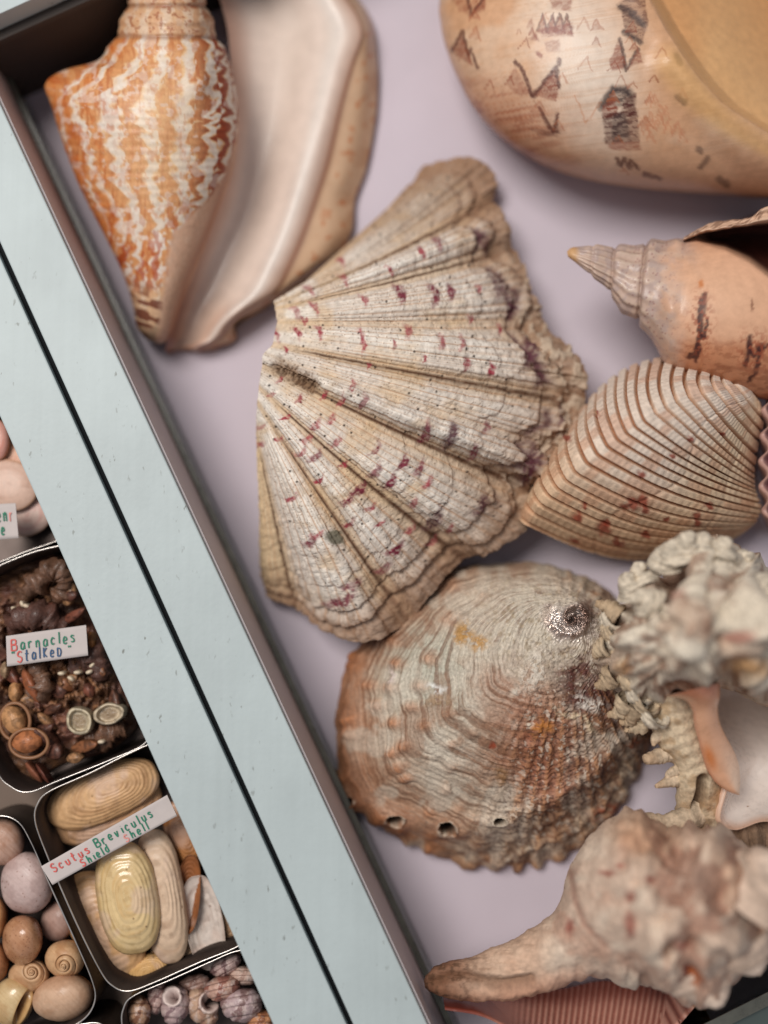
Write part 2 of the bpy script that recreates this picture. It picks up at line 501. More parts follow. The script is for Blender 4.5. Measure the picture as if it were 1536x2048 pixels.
# ------------------------------------------------------------------ giant clam valve (centre)
def build_clam():
    t = thing("clam_shell", "ribbed cream clam valve with red dabs in the middle of the tray", "clam shell", 820, 850, 0)
    O = np.array([(548,603),(548,605),(549,607),(549,609),(550,612),(550,618),(552,624),(553,634),(555,645),(552,658),(548,676),(545,690),(535,700),(528,708),
                  (525,716),(525,730),(522,745),(520,760),(518,775),(517,790),(515,805),(514,820),(513,840),(513,870),(515,930),(518,1000)], float)
    R = np.array([(850,332),(935,316),(992,352),(990,398),(1006,440),(1030,500),(1048,545),(1068,590),(1092,650),(1150,722),(1168,765),(1170,805),(1150,860),(1112,900),
                  (1085,940),(1060,975),(1062,1045),(985,1097),(930,1120),(850,1192),(820,1245),(735,1278),(650,1257),(590,1215),(540,1196),(522,1150)], float)
    crest = np.array([-.6, 1, .2, -1, .9, -.7, .7, .9, -.5, 1, .2, -1.1, .35, -.3, 1.25, -1, -.2, .8, -.9, 1, -.9, 1.1, .3, -.6, .1, 0])
    zO = np.interp(np.arange(26), [0, 4, 10, 14, 20, 25], [3.6, 4.4, 5.4, 5.8, 5.2, 3.6])
    zM = np.interp(np.arange(26), [0, 2, 3, 4, 7, 11, 14, 18, 21, 23, 25], [2.0, 2.6, 4.0, 5.2, 6.1, 6.9, 7.5, 6.9, 6.0, 4.0, 2.0])
    zE = np.interp(np.arange(26), [0, 1, 3, 4, 7, 9, 11, 14, 16, 19, 21, 23, 25], [.5, 1.2, 1.6, 2.4, 2.5, 3.2, 3.2, 4.4, 3.2, 3.2, 3.6, 1.6, .4])
    ns, nv = 390, 510
    # spread samples along the fan evenly over the rim length
    L = np.concatenate([[0], np.cumsum(np.hypot(*np.diff(R, axis=0).T) + 12)]); L /= L[-1]
    key = np.interp(np.linspace(0, 1, nv), L, np.arange(26))
    def kk(a):
        a = np.asarray(a, float)
        i = np.clip(np.floor(key).astype(int), 0, 24); f = key - i
        q = np.vstack([2 * a[:1] - a[1:2], a, 2 * a[-1:] - a[-2:-1]]) if a.ndim > 1 else np.concatenate([[2 * a[0] - a[1]], a, [2 * a[-1] - a[-2]]])
        A, B, C_, D = q[i], q[i + 1], q[i + 2], q[i + 3]
        f = f[:, None] if a.ndim > 1 else f
        return 0.5 * (2 * B + (C_ - A) * f + (2 * A - 5 * B + 4 * C_ - D) * f ** 2 + (3 * B - A - 3 * C_ + D) * f ** 3)
    o = kk(O); r = kk(R)
    s = np.linspace(0.0, 1, ns)[:, None]
    K = np.repeat(key[None], ns, 0); S = np.repeat(s, nv, 1)
    wav = keyed(K, np.arange(26), crest)
    # rim outline: lobes outward at the crests plus chips
    chips = (fbm(K * 2.3, S * 0 + 2, 4, 3) - 0.5) * 11 * sstep(0.85, 1, S)
    PX = o[None, :, 0] + S * (r - o)[None, :, 0]
    PY = o[None, :, 1] + S * (r - o)[None, :, 1]
    dirx = (r - o)[None, :, 0]; diry = (r - o)[None, :, 1]; dl = np.hypot(dirx, diry)
    PX = PX + dirx / dl * (chips + 2 * wav * sstep(.8, 1, S)); PY = PY + diry / dl * (chips + 2 * wav * sstep(.8, 1, S))
    sag = 26 * np.sin(np.pi * S) * keyed(K, [0, 2, 4, 9, 13, 17, 21, 25], [1.9, 1.2, .3, .1, .1, .7, .2, 0]) * 0.6
    PY = PY + sag
    a = kk(zO)[None]; m = kk(zM)[None]; e = kk(zE)[None]
    # quadratic through (0,a),(0.5,m),(1,e) with a rounder fall at the rim
    Z = a * (1 - S) * (1 - 2 * S) + 4 * m * S * (1 - S) + e * S * (2 * S - 1)
    amp = 0.64 * S ** 0.65 * (1 - .35 * sstep(.85, 1, S))
    Z = Z + amp * wav * np.where(wav < 0, 0.9, 0.8)
    # growth terraces
    g = S + 0.16 * (fbm(K * 0.45, S * 2, 3, 7) - 0.5) + 0.03 * (fbm(K * 3, S * 9, 3, 8) - .5) - 0.02 * wav
    terr = np.zeros_like(S)
    tmask = np.zeros_like(S)
    for gs, ga in ((0.60, .03), (0.735, .05), (0.86, .13), (0.93, .22)):
        d = g - gs
        terr += ga * sstep(-0.006, 0.004, -d) * 0 - ga * sstep(-.002, .006, d) + ga * sstep(.01, .05, d)
        tmask = np.maximum(tmask, np.exp(-(d / 0.006) ** 2) * min(1, ga * 6))
    P = at(PX, PY, Z)
    N = up_normals(P)
    # riblets: fine cords along the rays
    ph = K * 3.15 + 0.5 * fbm(K * 2, S * 2, 2, 31) + 0.12 * np.sin(K * 5)
    rb = np.abs(np.sin(np.pi * ph)) ** 0.7
    groove = 1 - sstep(0.0, 0.42, np.abs(np.sin(np.pi * ph)))
    ph2 = K * 9.4 + 0.5 * fbm(K * 3, S * 3, 2, 37)
    fine = 1 - sstep(0.0, 0.5, np.abs(np.sin(np.pi * ph2)))
    rough = fbm(PX / 11, PY / 11, 4, 41) - 0.5
    blk = sstep(.87, .93, g) * (.12 * sstep(-.2, .5, wav) + .18 * (fbm(K * 2.2, S * 20, 3, 43) - .5)) * sstep(2, 4, K) * sstep(24, 20, K)
    disp = blk + (0.10 * rb - 0.055 * fine * sstep(.1, .3, S)) * (0.3 + 0.7 * S) + terr + 0.13 * rough * (0.4 + S)
    pits, pv = worley(PX / 9, PY / 9, 3)
    disp -= 0.05 * (1 - sstep(0.08, .25, pits)) * (pv > 0.6)
    P = P + N * disp[..., None]
    # ---- colour
    C = flat(S.shape, (214, 202, 190))
    tan = fbm(PX / 90, PY / 90, 4, 51)
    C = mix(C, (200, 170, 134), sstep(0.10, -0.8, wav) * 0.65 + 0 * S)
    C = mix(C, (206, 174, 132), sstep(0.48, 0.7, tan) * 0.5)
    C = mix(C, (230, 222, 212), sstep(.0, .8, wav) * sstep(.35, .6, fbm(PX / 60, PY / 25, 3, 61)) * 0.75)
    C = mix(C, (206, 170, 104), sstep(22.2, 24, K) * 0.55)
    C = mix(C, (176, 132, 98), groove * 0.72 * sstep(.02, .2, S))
    C = mix(C, (176, 132, 92), fine * 0.34 * sstep(.1, .35, S) * sstep(.3, .6, fbm(PX / 50, PY / 50, 3, 71)))
    # worn brown edge zone
    edge = sstep(0.70, 0.96, g + 0.10 * (fbm(PX / 40, PY / 40, 3, 81) - .5))
    C = mix(C, (172, 138, 112), edge * 0.6)
    C = mix(C, (120, 88, 64), edge * sstep(.55, .72, fbm(PX / 18, PY / 18, 4, 91)) * 0.5)
    C = mix(C, (142, 110, 82), sstep(3.2, 1.5, K) * 0.55 * sstep(.25, .8, S))
    C = mix(C, (122, 84, 66), tmask * 0.55)
    # dark lines along the deep grooves
    for kc, wd in ((3.05, .15), (11.1, .17), (15.05, .15), (18.0, .10), (20.05, .10), (5.0, .08), (23.0, .1)):
        C = mix(C, (84, 54, 36), np.exp(-((K - kc) / wd) ** 2) * np.clip(1.1 * sstep(.03, .2, S) * (0.45 + fbm(PX / 20, PY / 20, 3, 95)), 0, 1))
    # silt freckles
    w1, v1 = worley(PX / 7.0, PY / 7.0, 11)
    dens = sstep(.42, .68, fbm(PX / 55, PY / 55, 3, 101))
    C = mix(C, (110, 74, 48), (1 - sstep(.10, .24, w1)) * (v1 < .16 + .5 * dens) * 0.65)
    w2_, v2 = worley(PX / 22, PY / 22, 13)
    C = mix(C, (52, 38, 30), (1 - sstep(.07, .15, w2_)) * (v2 < .16) * 0.9)
    gb = g + .035 * (fbm(K * 1.6, S * 4, 3, 97) - .5)
    band = np.exp(-((gb - .875) / .014) ** 2) * sstep(3.3, 4.2, K) * sstep(16.4, 15.6, K) * sstep(-.75, 0, wav)
    C = mix(C, (88, 52, 54), band * .85)
    C = mix(C, (150, 116, 92), sstep(.89, .93, gb) * .6)
    # red and plum dabs painted by the animal on the rib crests
    dabs = [(680,520),(690,559),(731,600),(631,615),(592,622),(621,578),(597,666),(553,668),(641,663),(724,671),(729,690),(817,661),(885,685),(926,685),(934,729),(983,739),
            (802,588,1.5),(870,588,1.5),(902,583,1.1),(958,578,.8),(875,485,1.2),(845,505,.9),(780,540,.7),(707,771,.8),(685,803,.9),(729,805,1.1),(853,866,1.5),(904,873,1.9),(948,905,1.2),(973,856,1.1),
            (665,839),(634,851),(753,900,1.1),(807,929,1.3),(841,939,1.3),(753,944,1.2),(782,966,1.3),(858,966,1.0),(719,981,1.4),(695,1003,1.2),(743,1017,1.0),(829,1007,.9),
            (870,1042,2.0),(963,1012,1.9),(631,915,1.3),(617,881,1.0),(573,837,.8),(675,886,1.0),(604,905,.9),(582,998,.9),(519,890,.8),(519,854,.7),(621,1086,1.2),(636,1071,1.0),
            (792,1100,1.5),(768,1139,1.3),(704,1173,1.4),(665,1208,1.2),(690,1203,1.5),(865,1086,1.0),(610,640,.7),(575,700,.6),(600,800,.7),(650,790,.7),(560,760,.6),(545,790,.6),
            (968,480,1.9),(997,573,1.9),(1022,612,1.9),(1061,705,2.1),(1080,749,2.0),(1068,925,2.8),(1055,950,1.8),(1125,830,1.6),(740,735,.5),(560,880,.7),(640,960,.8),(690,930,.8),(700,1050,.9),(760,1050,.8),(820,1060,.9),(900,1060,.8),(940,640,.7),(1000,660,.8),(790,690,.7),(850,720,.6)]
    wx = PX + 5.5 * (fbm(PX / 8, PY / 8, 3, 111) - .5) * 2; wy = PY + 5.5 * (fbm(PX / 8, PY / 8, 3, 113) - .5) * 2
    rng = random.Random(4)
    for d in dabs:
        x, y = d[0], d[1]; k = d[2] if len(d) > 2 else 1.0
        # rib direction here -> dab is a short crescent across the rib
        ang = math.degrees(math.atan2(y - 715, x - 500))
        k *= 1.5; col = (152, 46, 62) if k < 1.6 else ((118, 36, 56) if k < 2.3 else (84, 38, 52))
        near = (np.abs(PX - x) < 45) & (np.abs(PY - y) < 45)
        if not near.any(): continue
        a_ = math.radians(ang); c_, s_ = math.cos(a_), math.sin(a_)
        u = (wx[near] - x) * c_ + (wy[near] - y) * s_; v = -(wx[near] - x) * s_ + (wy[near] - y) * c_
        u = u + 0.035 * v * v / k
        mk = 1 - sstep(.5, 1.35, np.sqrt((u / (4.2 * k)) ** 2 + (v / (10.5 * k)) ** 2))
        mk *= 0.55 + 0.45 * sstep(.3, .6, fbm(PX[near] / 5, PY[near] / 5, 2, 121))
        C[near] = mix(C[near], col, mk * rng.uniform(.75, 1))
    # encrusted scar on the keel and a grey-green patch
    kp = stroke(wx, wy, [(560, 733), (585, 745), (622, 770)], 15, .3)
    C = mix(C, (128, 98, 72), kp * 0.9)
    C = mix(C, (84, 60, 42), kp * sstep(.5, .6, fbm(PX / 4, PY / 4, 2, 131)))
    P = P - N * (kp * 0.10 + kp * 0.12 * fbm(PX / 4, PY / 4, 2, 131))[..., None]
    gp = blob(wx, wy, 668, 1075, 19, 15, 20, .7)
    C = mix(C, (96, 92, 76), gp * 0.9)
    # chalky crust along the right rim
    cr = sstep(.5, .62, fbm(PX / 14, PY / 14, 3, 141)) * sstep(.88, .93, g) * sstep(4, 8, K) * sstep(17, 14, K)
    C = mix(C, (208, 190, 168), cr * .6); P = P + N * (0.10 * cr)[..., None]
    # fold the rim under
    Pl, Cl = P, C
    rim = P[-1]; inn = rim * 0.9 + P[-60] * 0.1
    r1 = rim.copy(); r1[:, 2] = np.maximum(rim[:, 2] - 0.5, 0.03)
    r2 = P[-50].copy(); r2[:, 2] = np.maximum(P[-50][:, 2] - 1.6, 0.05)
    r3 = P[4].copy(); r3[:, 2] = np.maximum(r3[:, 2] - 1.2, 0.05)
    P2 = np.concatenate([P, r1[None], r2[None], r3[None]], 0)
    C2 = np.concatenate([C, C[-1:] * .8, C[-1:], C[:1]], 0)
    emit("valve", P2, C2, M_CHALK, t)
    # body of the valve below the hinge (turns down to the tray floor)
    side = []
    left = np.concatenate([P[0, ::-1][::6], P[:, 0][::14]], 0)
    for i, f in enumerate(np.linspace(0, 1, 10)):
        q = left.copy(); c = P.reshape(-1, 3).mean(0)
        q[:, 2] = left[:, 2] * (1 - f) + 0.02 * f
        q[:, :2] = left[:, :2] + (c[:2] - left[:, :2]) * 0.22 * f ** 1.5
        side.append(q)
    Q = np.array(side)
    emit("hinge_side", Q, flat(Q.shape[:2], (176, 146, 104)), M_CHALK, t)
build_clam()

# ------------------------------------------------------------------ true conch (upper left)
def build_conch():
    t = thing("conch_shell", "orange and white zigzag conch shell with wide pale flared lip", "conch shell", 420, 350, 0)
    st = [(275,-110,395,-110,5.0,2.2),(262,-50,405,-50,5.0,2.6),(255,0,412,0,4.9,2.8),(243,45,424,45,4.8,3.0),(222,92,440,90,4.6,3.3),(196,122,456,118,4.5,3.6),
          (140,140,466,150,4.3,3.9),(110,165,472,180,4.2,4.1),(104,200,477,225,4.1,4.2),(118,262,477,275,3.9,4.1),(158,370,464,350,3.5,3.7),(203,460,434,430,3.1,3.2),
          (243,540,400,520,2.7,2.7),(265,610,366,600,2.3,2.2),(273,652,348,655,1.9,1.7),(290,676,335,680,1.6,1.2),(308,686,325,688,1.4,.5)]
    st = [(*q[:4], q[4] * .88, q[5] * .88) for q in st]
    T, TH, PX, PY, Z = loft_grid(st, 370, 440)
    P = at(PX, PY, Z)
    c = P.mean(1, keepdims=True)
    N = P - c; N /= np.linalg.norm(N, axis=-1, keepdims=True)
    y = PY - 0.06 * (PX - 300) * sstep(160, 60, PY)
    # sutures of the spire, shoulder knobs, weak cords
    sut = np.zeros_like(T)
    ss = []
    for yc in (74 + 0.02 * (PX - 300), 12 + 0 * PX, -42 + 0 * PX):
        d = PY - yc + 3 * (fbm(PX / 22, PY / 22, 2, 5) - .5)
        sut += np.exp(-(d / 5) ** 2); ss.append(d)
    disp = -0.12 * sut
    disp += 0.16 * np.exp(-((PY - 96) / 13) ** 2) + 0.14 * np.exp(-((PY - 40) / 12) ** 2)
    kn = np.maximum(0, np.cos(TH * 3.0 - 9.42)) ** 3
    disp += 0.45 * kn * np.exp(-((PY - 165) / 34) ** 2) * sstep(.2, .6, np.abs(np.cos(TH)))
    disp += 0.06 * (fbm(PX / 30, PY / 30, 3, 9) - .5) + .008 * np.sin(T * 300 + 3 * fbm(PX / 60, PY / 60, 2, 3)) * sstep(.75, .6, T)
    P = P + N * disp[..., None]
    # colours: axial wavy flames
    C = flat(T.shape, (216, 200, 186))
    q = np.cos(TH)
    half = np.interp(PY, [0, 100, 200, 300, 450, 600, 700], [85, 120, 185, 175, 110, 50, 20]); mid = np.interp(PY, [0, 100, 200, 300, 450, 600, 700], [335, 335, 290, 300, 320, 315, 318])
    wob = 22 * (fbm(PX / 60, PY / 70, 3, 15) - .5) + 5 * (fbm(PX / 12, PY / 10, 3, 16) - .5)
    lon = np.arcsin(np.clip((PX + wob - mid) / half, -.999, .999)) / np.pi + .5      # 0 left .. 1 right
    bi = np.floor(lon * 7.5)
    scal = (tri(PY / 36.0 + bi * .37 + 1.1 * n2(PX / 45, PY / 55, 3)) - .5) * (.35 + 1.2 * n2(PX / 30, PY / 38, 5)) + .8 * (fbm(PX / 18, PY / 18, 3, 6) - .5)              # scalloped band edges
    right = sstep(.62, .78, lon); leftm = sstep(.34, .14, lon); low = sstep(.62, .82, T)
    amp = .22 + .30 * right + .25 * low
    ph = lon * (7.5 + 0 * right) + amp * scal + .35 * (fbm(PX / 24, PY / 46, 3, 18) - .5)
    f1 = np.sin(2 * np.pi * ph)
    cover = f1 + .9 * (fbm(PX / 40, PY / 90, 3, 25) - .5) + .55 * leftm + .15
    C = mix(C, (220, 172, 116), sstep(-.75, .1, cover) * .8)                             # honey ground
    C = mix(C, (200, 126, 68), sstep(.0, .7, cover) * .7)                               # orange flames
    vert = fbm(PX / 5, PY / 60, 3, 55)
    C = mix(C, (172, 92, 46), sstep(.5, .7, vert) * sstep(-.3, .4, cover) * .6)
    rim_ = np.exp(-((f1 - .12) / .20) ** 2) * sstep(.40, .58, fbm(PX / 26, PY / 40, 3, 36))
    C = mix(C, (164, 74, 28), rim_ * (.55 + .4 * right))
    C = mix(C, (138, 48, 20), sstep(.10, .45, f1 + .4 * (fbm(PX / 12, PY / 18, 3, 45) - .5)) * right * .95)
    brk = sstep(.36, .56, fbm(PX / 22, PY / 44, 3, 66))
    C = mix(C, (218, 204, 190), sstep(-.25, -.75, f1) * (.25 + .45 * brk + .3 * right))
    C = mix(C, (186, 100, 44), sstep(.56, .68, fbm(PX / 8, PY / 16, 3, 67)) * (1 - right) * .5)
    C = mix(C, (228, 194, 146), blob(PX, PY, 320, 260, 70, 150, 5, .1) * .35)               # whitish bands
    C = mix(C, (200, 112, 48), leftm * sstep(.35, .6, fbm(PX / 30, PY / 30, 3, 56)) * .55)
    wl = sstep(.60, .66, fbm(PX / 17, PY / 15, 3, 65)) * (.5 + .5 * low)
    C = mix(C, (226, 214, 204), wl * .75)
    dr = sstep(.58, .66, fbm(PX / 13, PY / 26, 3, 75)) * (low * .8 + .22 + .3 * leftm)
    C = mix(C, (168, 72, 28), dr * .8)
    tipz = sstep(545, 610, PY)
    C = mix(C, (214, 184, 150), tipz * .75)
    C = mix(C, (104, 46, 28), tipz * sstep(.50, .60, fbm(PX / 26, (PY - .35 * PX) / 9, 3, 85)) * .92)
    C = mix(C, (70, 44, 32), sstep(640, 675, PY) * .6)
    # spire: paler tan with brown lettering
    C = mix(C, (204, 168, 134), sstep(78, 66, PY + .02 * (PX - 300)) * .65)
    C = mix(C, (120, 72, 50), np.clip(sut, 0, 1) * .55)
    sp = sstep(.6, .7, fbm(PX / 7, PY / 7, 3, 95)) * sstep(80, 60, PY)
    C = mix(C, (150, 84, 52), sp * .7)
    # glazed callus on the right, below
    lx = np.interp(PY, [150, 230, 300, 350, 400, 440, 470, 520, 560, 620, 700], [480, 478, 466, 448, 415, 372, 346, 332, 330, 320, 310])
    cal = sstep(-7, 7, PX - lx + 12 * (fbm(PX / 12, PY / 12, 3, 105) - .5)) * sstep(150, 220, PY)
    C = mix(C, (206, 166, 140), cal * .95)
    C = mix(C, (150, 92, 66), cal * np.exp(-((PX - np.interp(PY, [200, 350, 450, 560, 680], [474, 452, 420, 372, 338])) / 10) ** 2) * .7)
    emit("body_whorl", P, C, M_SATIN, t, wv=True)
    # flared lip
    rows = [((425,-120),(600,-120),(620,-120)),((425,-50),(650,-50),(668,-50)),((440,0),(695,0),(716,2)),((455,60),(724,62),(744,62)),((462,140),(702,132),(753,142)),((466,230),(674,230),(750,236)),((456,320),(646,330),(737,330)),
            ((440,400),(622,410),(708,402)),((412,470),(600,475),(697,466)),((384,530),(573,535),(668,520)),((360,585),(545,585),(604,566)),((346,630),(492,622),(540,610)),((338,668),(462,648),(482,642)),((332,690),(440,676),(474,678)),((330,700),(400,694),(440,694))]
    A = np.array([[*a, *b, *c] for a, b, c in rows], float)
    n = 220; q = spline(A, n, False, False)
    us = np.linspace(0, 1, 160)
    uf = 0.72
    PX = np.where(us[None] < uf, q[:, 0:1] + (q[:, 2:3] - q[:, 0:1]) * us[None] / uf, q[:, 2:3] + (q[:, 4:5] - q[:, 2:3]) * (us[None] - uf) / (1 - uf))
    PY = np.where(us[None] < uf, q[:, 1:2] + (q[:, 3:4] - q[:, 1:2]) * us[None] / uf, q[:, 3:4] + (q[:, 5:6] - q[:, 3:4]) * (us[None] - uf) / (1 - uf))
    Uu = np.repeat(us[None], n, 0); Tt = np.repeat(np.linspace(0, 1, n)[:, None], 160, 1)
    zl = np.interp(Uu, np.linspace(0, 1, 80), spline(np.stack([[0, .14, .28, .42, .56, .68, .78, .88, 1.0], [2.2, 1.3, 1.1, 1.3, 1.8, 2.35, 1.95, 1.5, .5]], 1), 80, False, False)[:, 1])
    zl = zl + 0.25 * np.exp(-((Uu - .56) / .05) ** 2) * sstep(.3, .5, Tt) * sstep(.85, .7, Tt)
    lump = (fbm(Tt * 7, Uu * 2, 3, 7) - .5)
    PX = PX + 20 * lump * sstep(.8, 1, Uu)
    Z = zl * (1 - .45 * sstep(.78, 1, Tt)) + .18 * lump * sstep(.6, .9, Uu) + 0.10 * np.sin(Tt * 60) * sstep(.9, 1, Tt)
    Z = np.maximum(Z, .25)
    P = at(PX, PY, Z)
    C = flat(Z.shape, (222, 203, 191))
    C = mix(C, (190, 148, 124), sstep(.62, .86, Tt + .1 * (fbm(PX / 60, PY / 60, 2, 3) - .5)) * .8)
    C = mix(C, (196, 152, 132), sstep(.16, 0, Uu) * .8)
    C = mix(C, (192, 172, 158), sstep(.12, .3, Uu) * sstep(.55, .35, Uu) * .5)
    C = mix(C, (222, 212, 204), np.exp(-((Uu - .58) / .05) ** 2) * .7)  # highlight streak painted into the lip colour
    C = mix(C, (204, 166, 130), sstep(.72, .77, Uu) * .85)
    C = mix(C, (132, 78, 48), np.exp(-((Uu - .735 + .03 * lump) / .026) ** 2) * .85)
    C = mix(C, (184, 138, 112), sstep(.60, .72, Uu) * sstep(.74, .72, Uu) * .5)
    C = mix(C, (118, 66, 56), sstep(.22, .02, Uu) * sstep(.5, .8, Tt) * .75)  # deep shade beside the body, painted into the lower lip colour
    C = mix(C, (176, 126, 90), sstep(.86, 1, Uu) * sstep(.4, .6, fbm(PX / 40, PY / 40, 3, 13)) * .6)
    C = mix(C, (190, 110, 60), sstep(.66, .72, fbm(PX / 14, PY / 14, 3, 23)) * sstep(.78, .85, Uu) * .7)
    C = mix(C, (150, 96, 70), sstep(.93, 1, Tt) * .6)
    r1 = P[:, -1].copy(); r1[:, 2] = np.maximum(r1[:, 2] - .5, .02)
    r2 = P[:, -44].copy(); r2[:, 2] = np.maximum(r2[:, 2] - 1.0, .03)
    P = np.concatenate([P, r1[:, None], r2[:, None]], 1); C = np.concatenate([C, C[:, -1:], C[:, -1:]], 1)
    e1 = P[-1].copy(); e1[:, 2] = .02
    P = np.concatenate([P, e1[None]], 0); C = np.concatenate([C, C[-1:]], 0)
    emit("flared_lip", P, C, M_INNER, t)
build_conch()

# ------------------------------------------------------------------ baler volute (upper right)
def build_baler():
    t = thing("baler_shell", "large cream volute shell with brown zigzag marks and orange mouth", "volute shell", 1280, 150, 0)
    out = [(880,0),(882,50),(893,100),(912,150),(945,212),(990,262),(1045,303),(1110,335),(1180,356),(1270,371),(1370,381),(1470,388),(1560,394),(1660,380),(1740,300),(1770,130),(1740,-60),(1640,-260),(1450,-380),(1200,-380),(1000,-280),(905,-130)]
    cen = (1300, 20)
    S, V, PX, PY = dome_grid(cen, out, 230, 490, .85)
    Z = 3.0 + 5.6 * np.sqrt(np.clip(1 - S ** 2.1, 0, 1))
    # mouth: right of this line the surface drops into the aperture
    ly = np.array([-200, -60, 0, 60, 110, 160, 205, 240, 268, 300, 420]); lx = np.array([1230, 1272, 1297, 1330, 1362, 1398, 1440, 1490, 1536, 1600, 1850])
    dm = (PX - np.interp(PY, ly, lx)) * 0.8
    ap = sstep(0, 24, dm) * sstep(1.0, .9, S)
    ridge = np.exp(-((dm + 14) / 20) ** 2)
    deep = sstep(0, 260, dm)
    Z = Z - ap * (1.7 + 3.0 * deep) * sstep(1.0, .9, S) + 0.10 * ridge
    # columella fold: yellow band from the mouth's lower end
    cl = stroke(PX, PY, [(1345, 130), (1400, 200), (1450, 255), (1510, 300), (1600, 350)], 34, .1)
    Z = Z + .35 * cl
    P = at(PX, PY, Z); N = up_normals(P, wv=True)
    gl = PY + .16 * PX + 6 * (fbm(PX / 70, PY / 70, 3, 3) - .5)
    fine = sstep(.5, .75, fbm(PX / 130, gl / 3.0, 3, 5))
    P = P + N * (0.008 * fbm(PX / 140, gl / 4, 3, 6) + .05 * (fbm(PX / 60, PY / 60, 3, 7) - .5))[..., None]
    # underside
    rim = P[-1].copy(); c = rim.mean(0)
    lows = []
    for f in (.3, .6, .85, 1.0):
        q = rim.copy(); q[:, :2] = c[:2] + (rim[:, :2] - c[:2]) * math.sqrt(max(0.0, 1 - f ** 2.4)) if f < 1 else c[:2] + (rim[:, :2] - c[:2]) * .12
        q[:, 2] = 3.0 * (1 - f) + .02
        lows.append(q[None])
    C = flat(S.shape, (202, 156, 120))
    C = mix(C, (214, 184, 158), sstep(.42, .7, fbm(PX / 120, PY / 90, 3, 11)) * .7)
    C = mix(C, (222, 208, 194), blob(PX, PY, 1180, 120, 80, 170, -12, .1) * .75)
    C = mix(C, (190, 140, 100), fine * .28)
    rb = sstep(110, 270, PY + .55 * (1000 - PX) * .4 + 40 * (fbm(PX / 60, PY / 40, 3, 13) - .5)) * sstep(1230, 1000, PX)
    C = mix(C, (164, 88, 48), rb * .85 * (.65 + .35 * fine))
    C = mix(C, (140, 66, 38), rb * sstep(.5, .7, fbm(PX / 50, gl / 7, 3, 17)) * .6)
    C = mix(C, (200, 160, 132), sstep(250, 370, PY) * sstep(1150, 1300, PX) * .7)
    wx = PX + 5 * (fbm(PX / 8, PY / 8, 2, 23) - .5); wy = PY + 5 * (fbm(PX / 8, PY / 8, 2, 29) - .5)
    DK = (78, 26, 18); RD = (128, 54, 30); BK = (46, 26, 28)
    def mark(pts, w, col, a=.9):
        nonlocal C
        k = stroke(wx, wy, pts, w * 1.15, .35)
        C = mix(C, col, k * a * (.7 + .3 * fbm(PX / 4, PY / 4, 2, 37)))
    rowp = .5 + .5 * np.sin(gl / 2.6)
    def patch(poly, col, a):
        nonlocal C
        k = fill(wx, wy, poly, 3.0) * (.6 + .4 * sstep(.38, .58, fbm(PX / 10, gl / 4, 3, 41))) * (.82 + .18 * rowp)
        C = mix(C, col, k * a)
    # tents and zigzags, left to right
    patch([(903,104),(926,62),(936,98),(952,134),(928,122)], RD, .8); mark([(903,104),(926,62),(936,112),(941,98),(955,136)], 2.8, DK)
    patch([(902,-6),(935,-6),(942,30),(918,22)], RD, .6); patch([(942,30),(972,-6),(972,20)], RD, .7); mark([(936,-4),(943,30),(970,-6)], 3, DK)
    patch([(1012,165),(1030,132),(1062,188),(1030,190)], RD, .55)
    patch([(1065,190),(1111,134),(1118,176),(1112,202)], RD, .9); mark([(1030,124),(1043,136),(1065,193),(1112,133),(1118,174)], 3.6, DK, .95); mark([(1118,118),(1118,128)], 4, DK)
    patch([(1064,188),(1072,196),(1060,196)], DK, .8)
    patch([(1075,214),(1104,262),(1116,268),(1098,268)], DK, .85); patch([(1104,262),(1114,228),(1118,268)], DK, .85); mark([(1080,216),(1106,264),(1114,228)], 2.6, DK)
    patch([(1058,256),(1110,262),(1118,274),(1080,270)], DK, .6)
    for x in (1086, 1106, 1120, 1134):
        patch([(x - 12, 66), (x, 28), (x + 12, 66)], RD, .85); mark([(x - 12, 62), (x, 28), (x + 10, 66)], 2.0, DK, .7)
    patch([(1080,58),(1146,44),(1148,72),(1084,74)], RD, .7)
    patch([(1098,-8),(1146,-8),(1142,22),(1104,18)], RD, .65)
    patch([(1054,54),(1064,34),(1068,58)], RD, .6); patch([(1056,78),(1072,66),(1080,82)], RD, .8); patch([(1088,84),(1118,78),(1122,104),(1092,102)], RD, .55); mark([(1076,108),(1082,112)], 4, RD)
    patch([(1238,4),(1288,-8),(1296,44),(1286,84),(1252,70)], DK, .75); mark([(1240,14),(1262,26),(1286,50)], 6, BK, .9); mark([(1248,64),(1280,84)], 5, BK, .9)
    patch([(1218,120),(1240,78),(1254,138),(1224,140)], RD, .75); mark([(1240,78),(1252,140),(1276,98)], 3, BK, .8); patch([(1254,138),(1276,98),(1286,124)], RD, .7)
    patch([(1204,212),(1226,174),(1252,176),(1264,192),(1270,214)], BK, .85); mark([(1202,214),(1226,178),(1250,178),(1262,190)], 6.5, BK, .9)
    patch([(1206,212),(1228,188),(1238,230),(1206,236)], RD, .95); patch([(1240,228),(1250,196),(1272,186),(1274,240)], DK, .9)
    patch([(1204,226),(1276,220),(1278,284),(1210,288)], DK, .85); patch([(1228,226),(1250,226),(1262,276),(1222,276)], BK, .7)
    patch([(1212,286),(1280,282),(1282,300),(1220,300)], RD, .7)
    mark([(1234,316),(1241,332),(1250,318),(1259,336),(1262,320),(1276,336)], 3.4, DK, .9); mark([(1288,348),(1306,352),(1320,356)], 4, DK, .8)
    rt = random.Random(8)
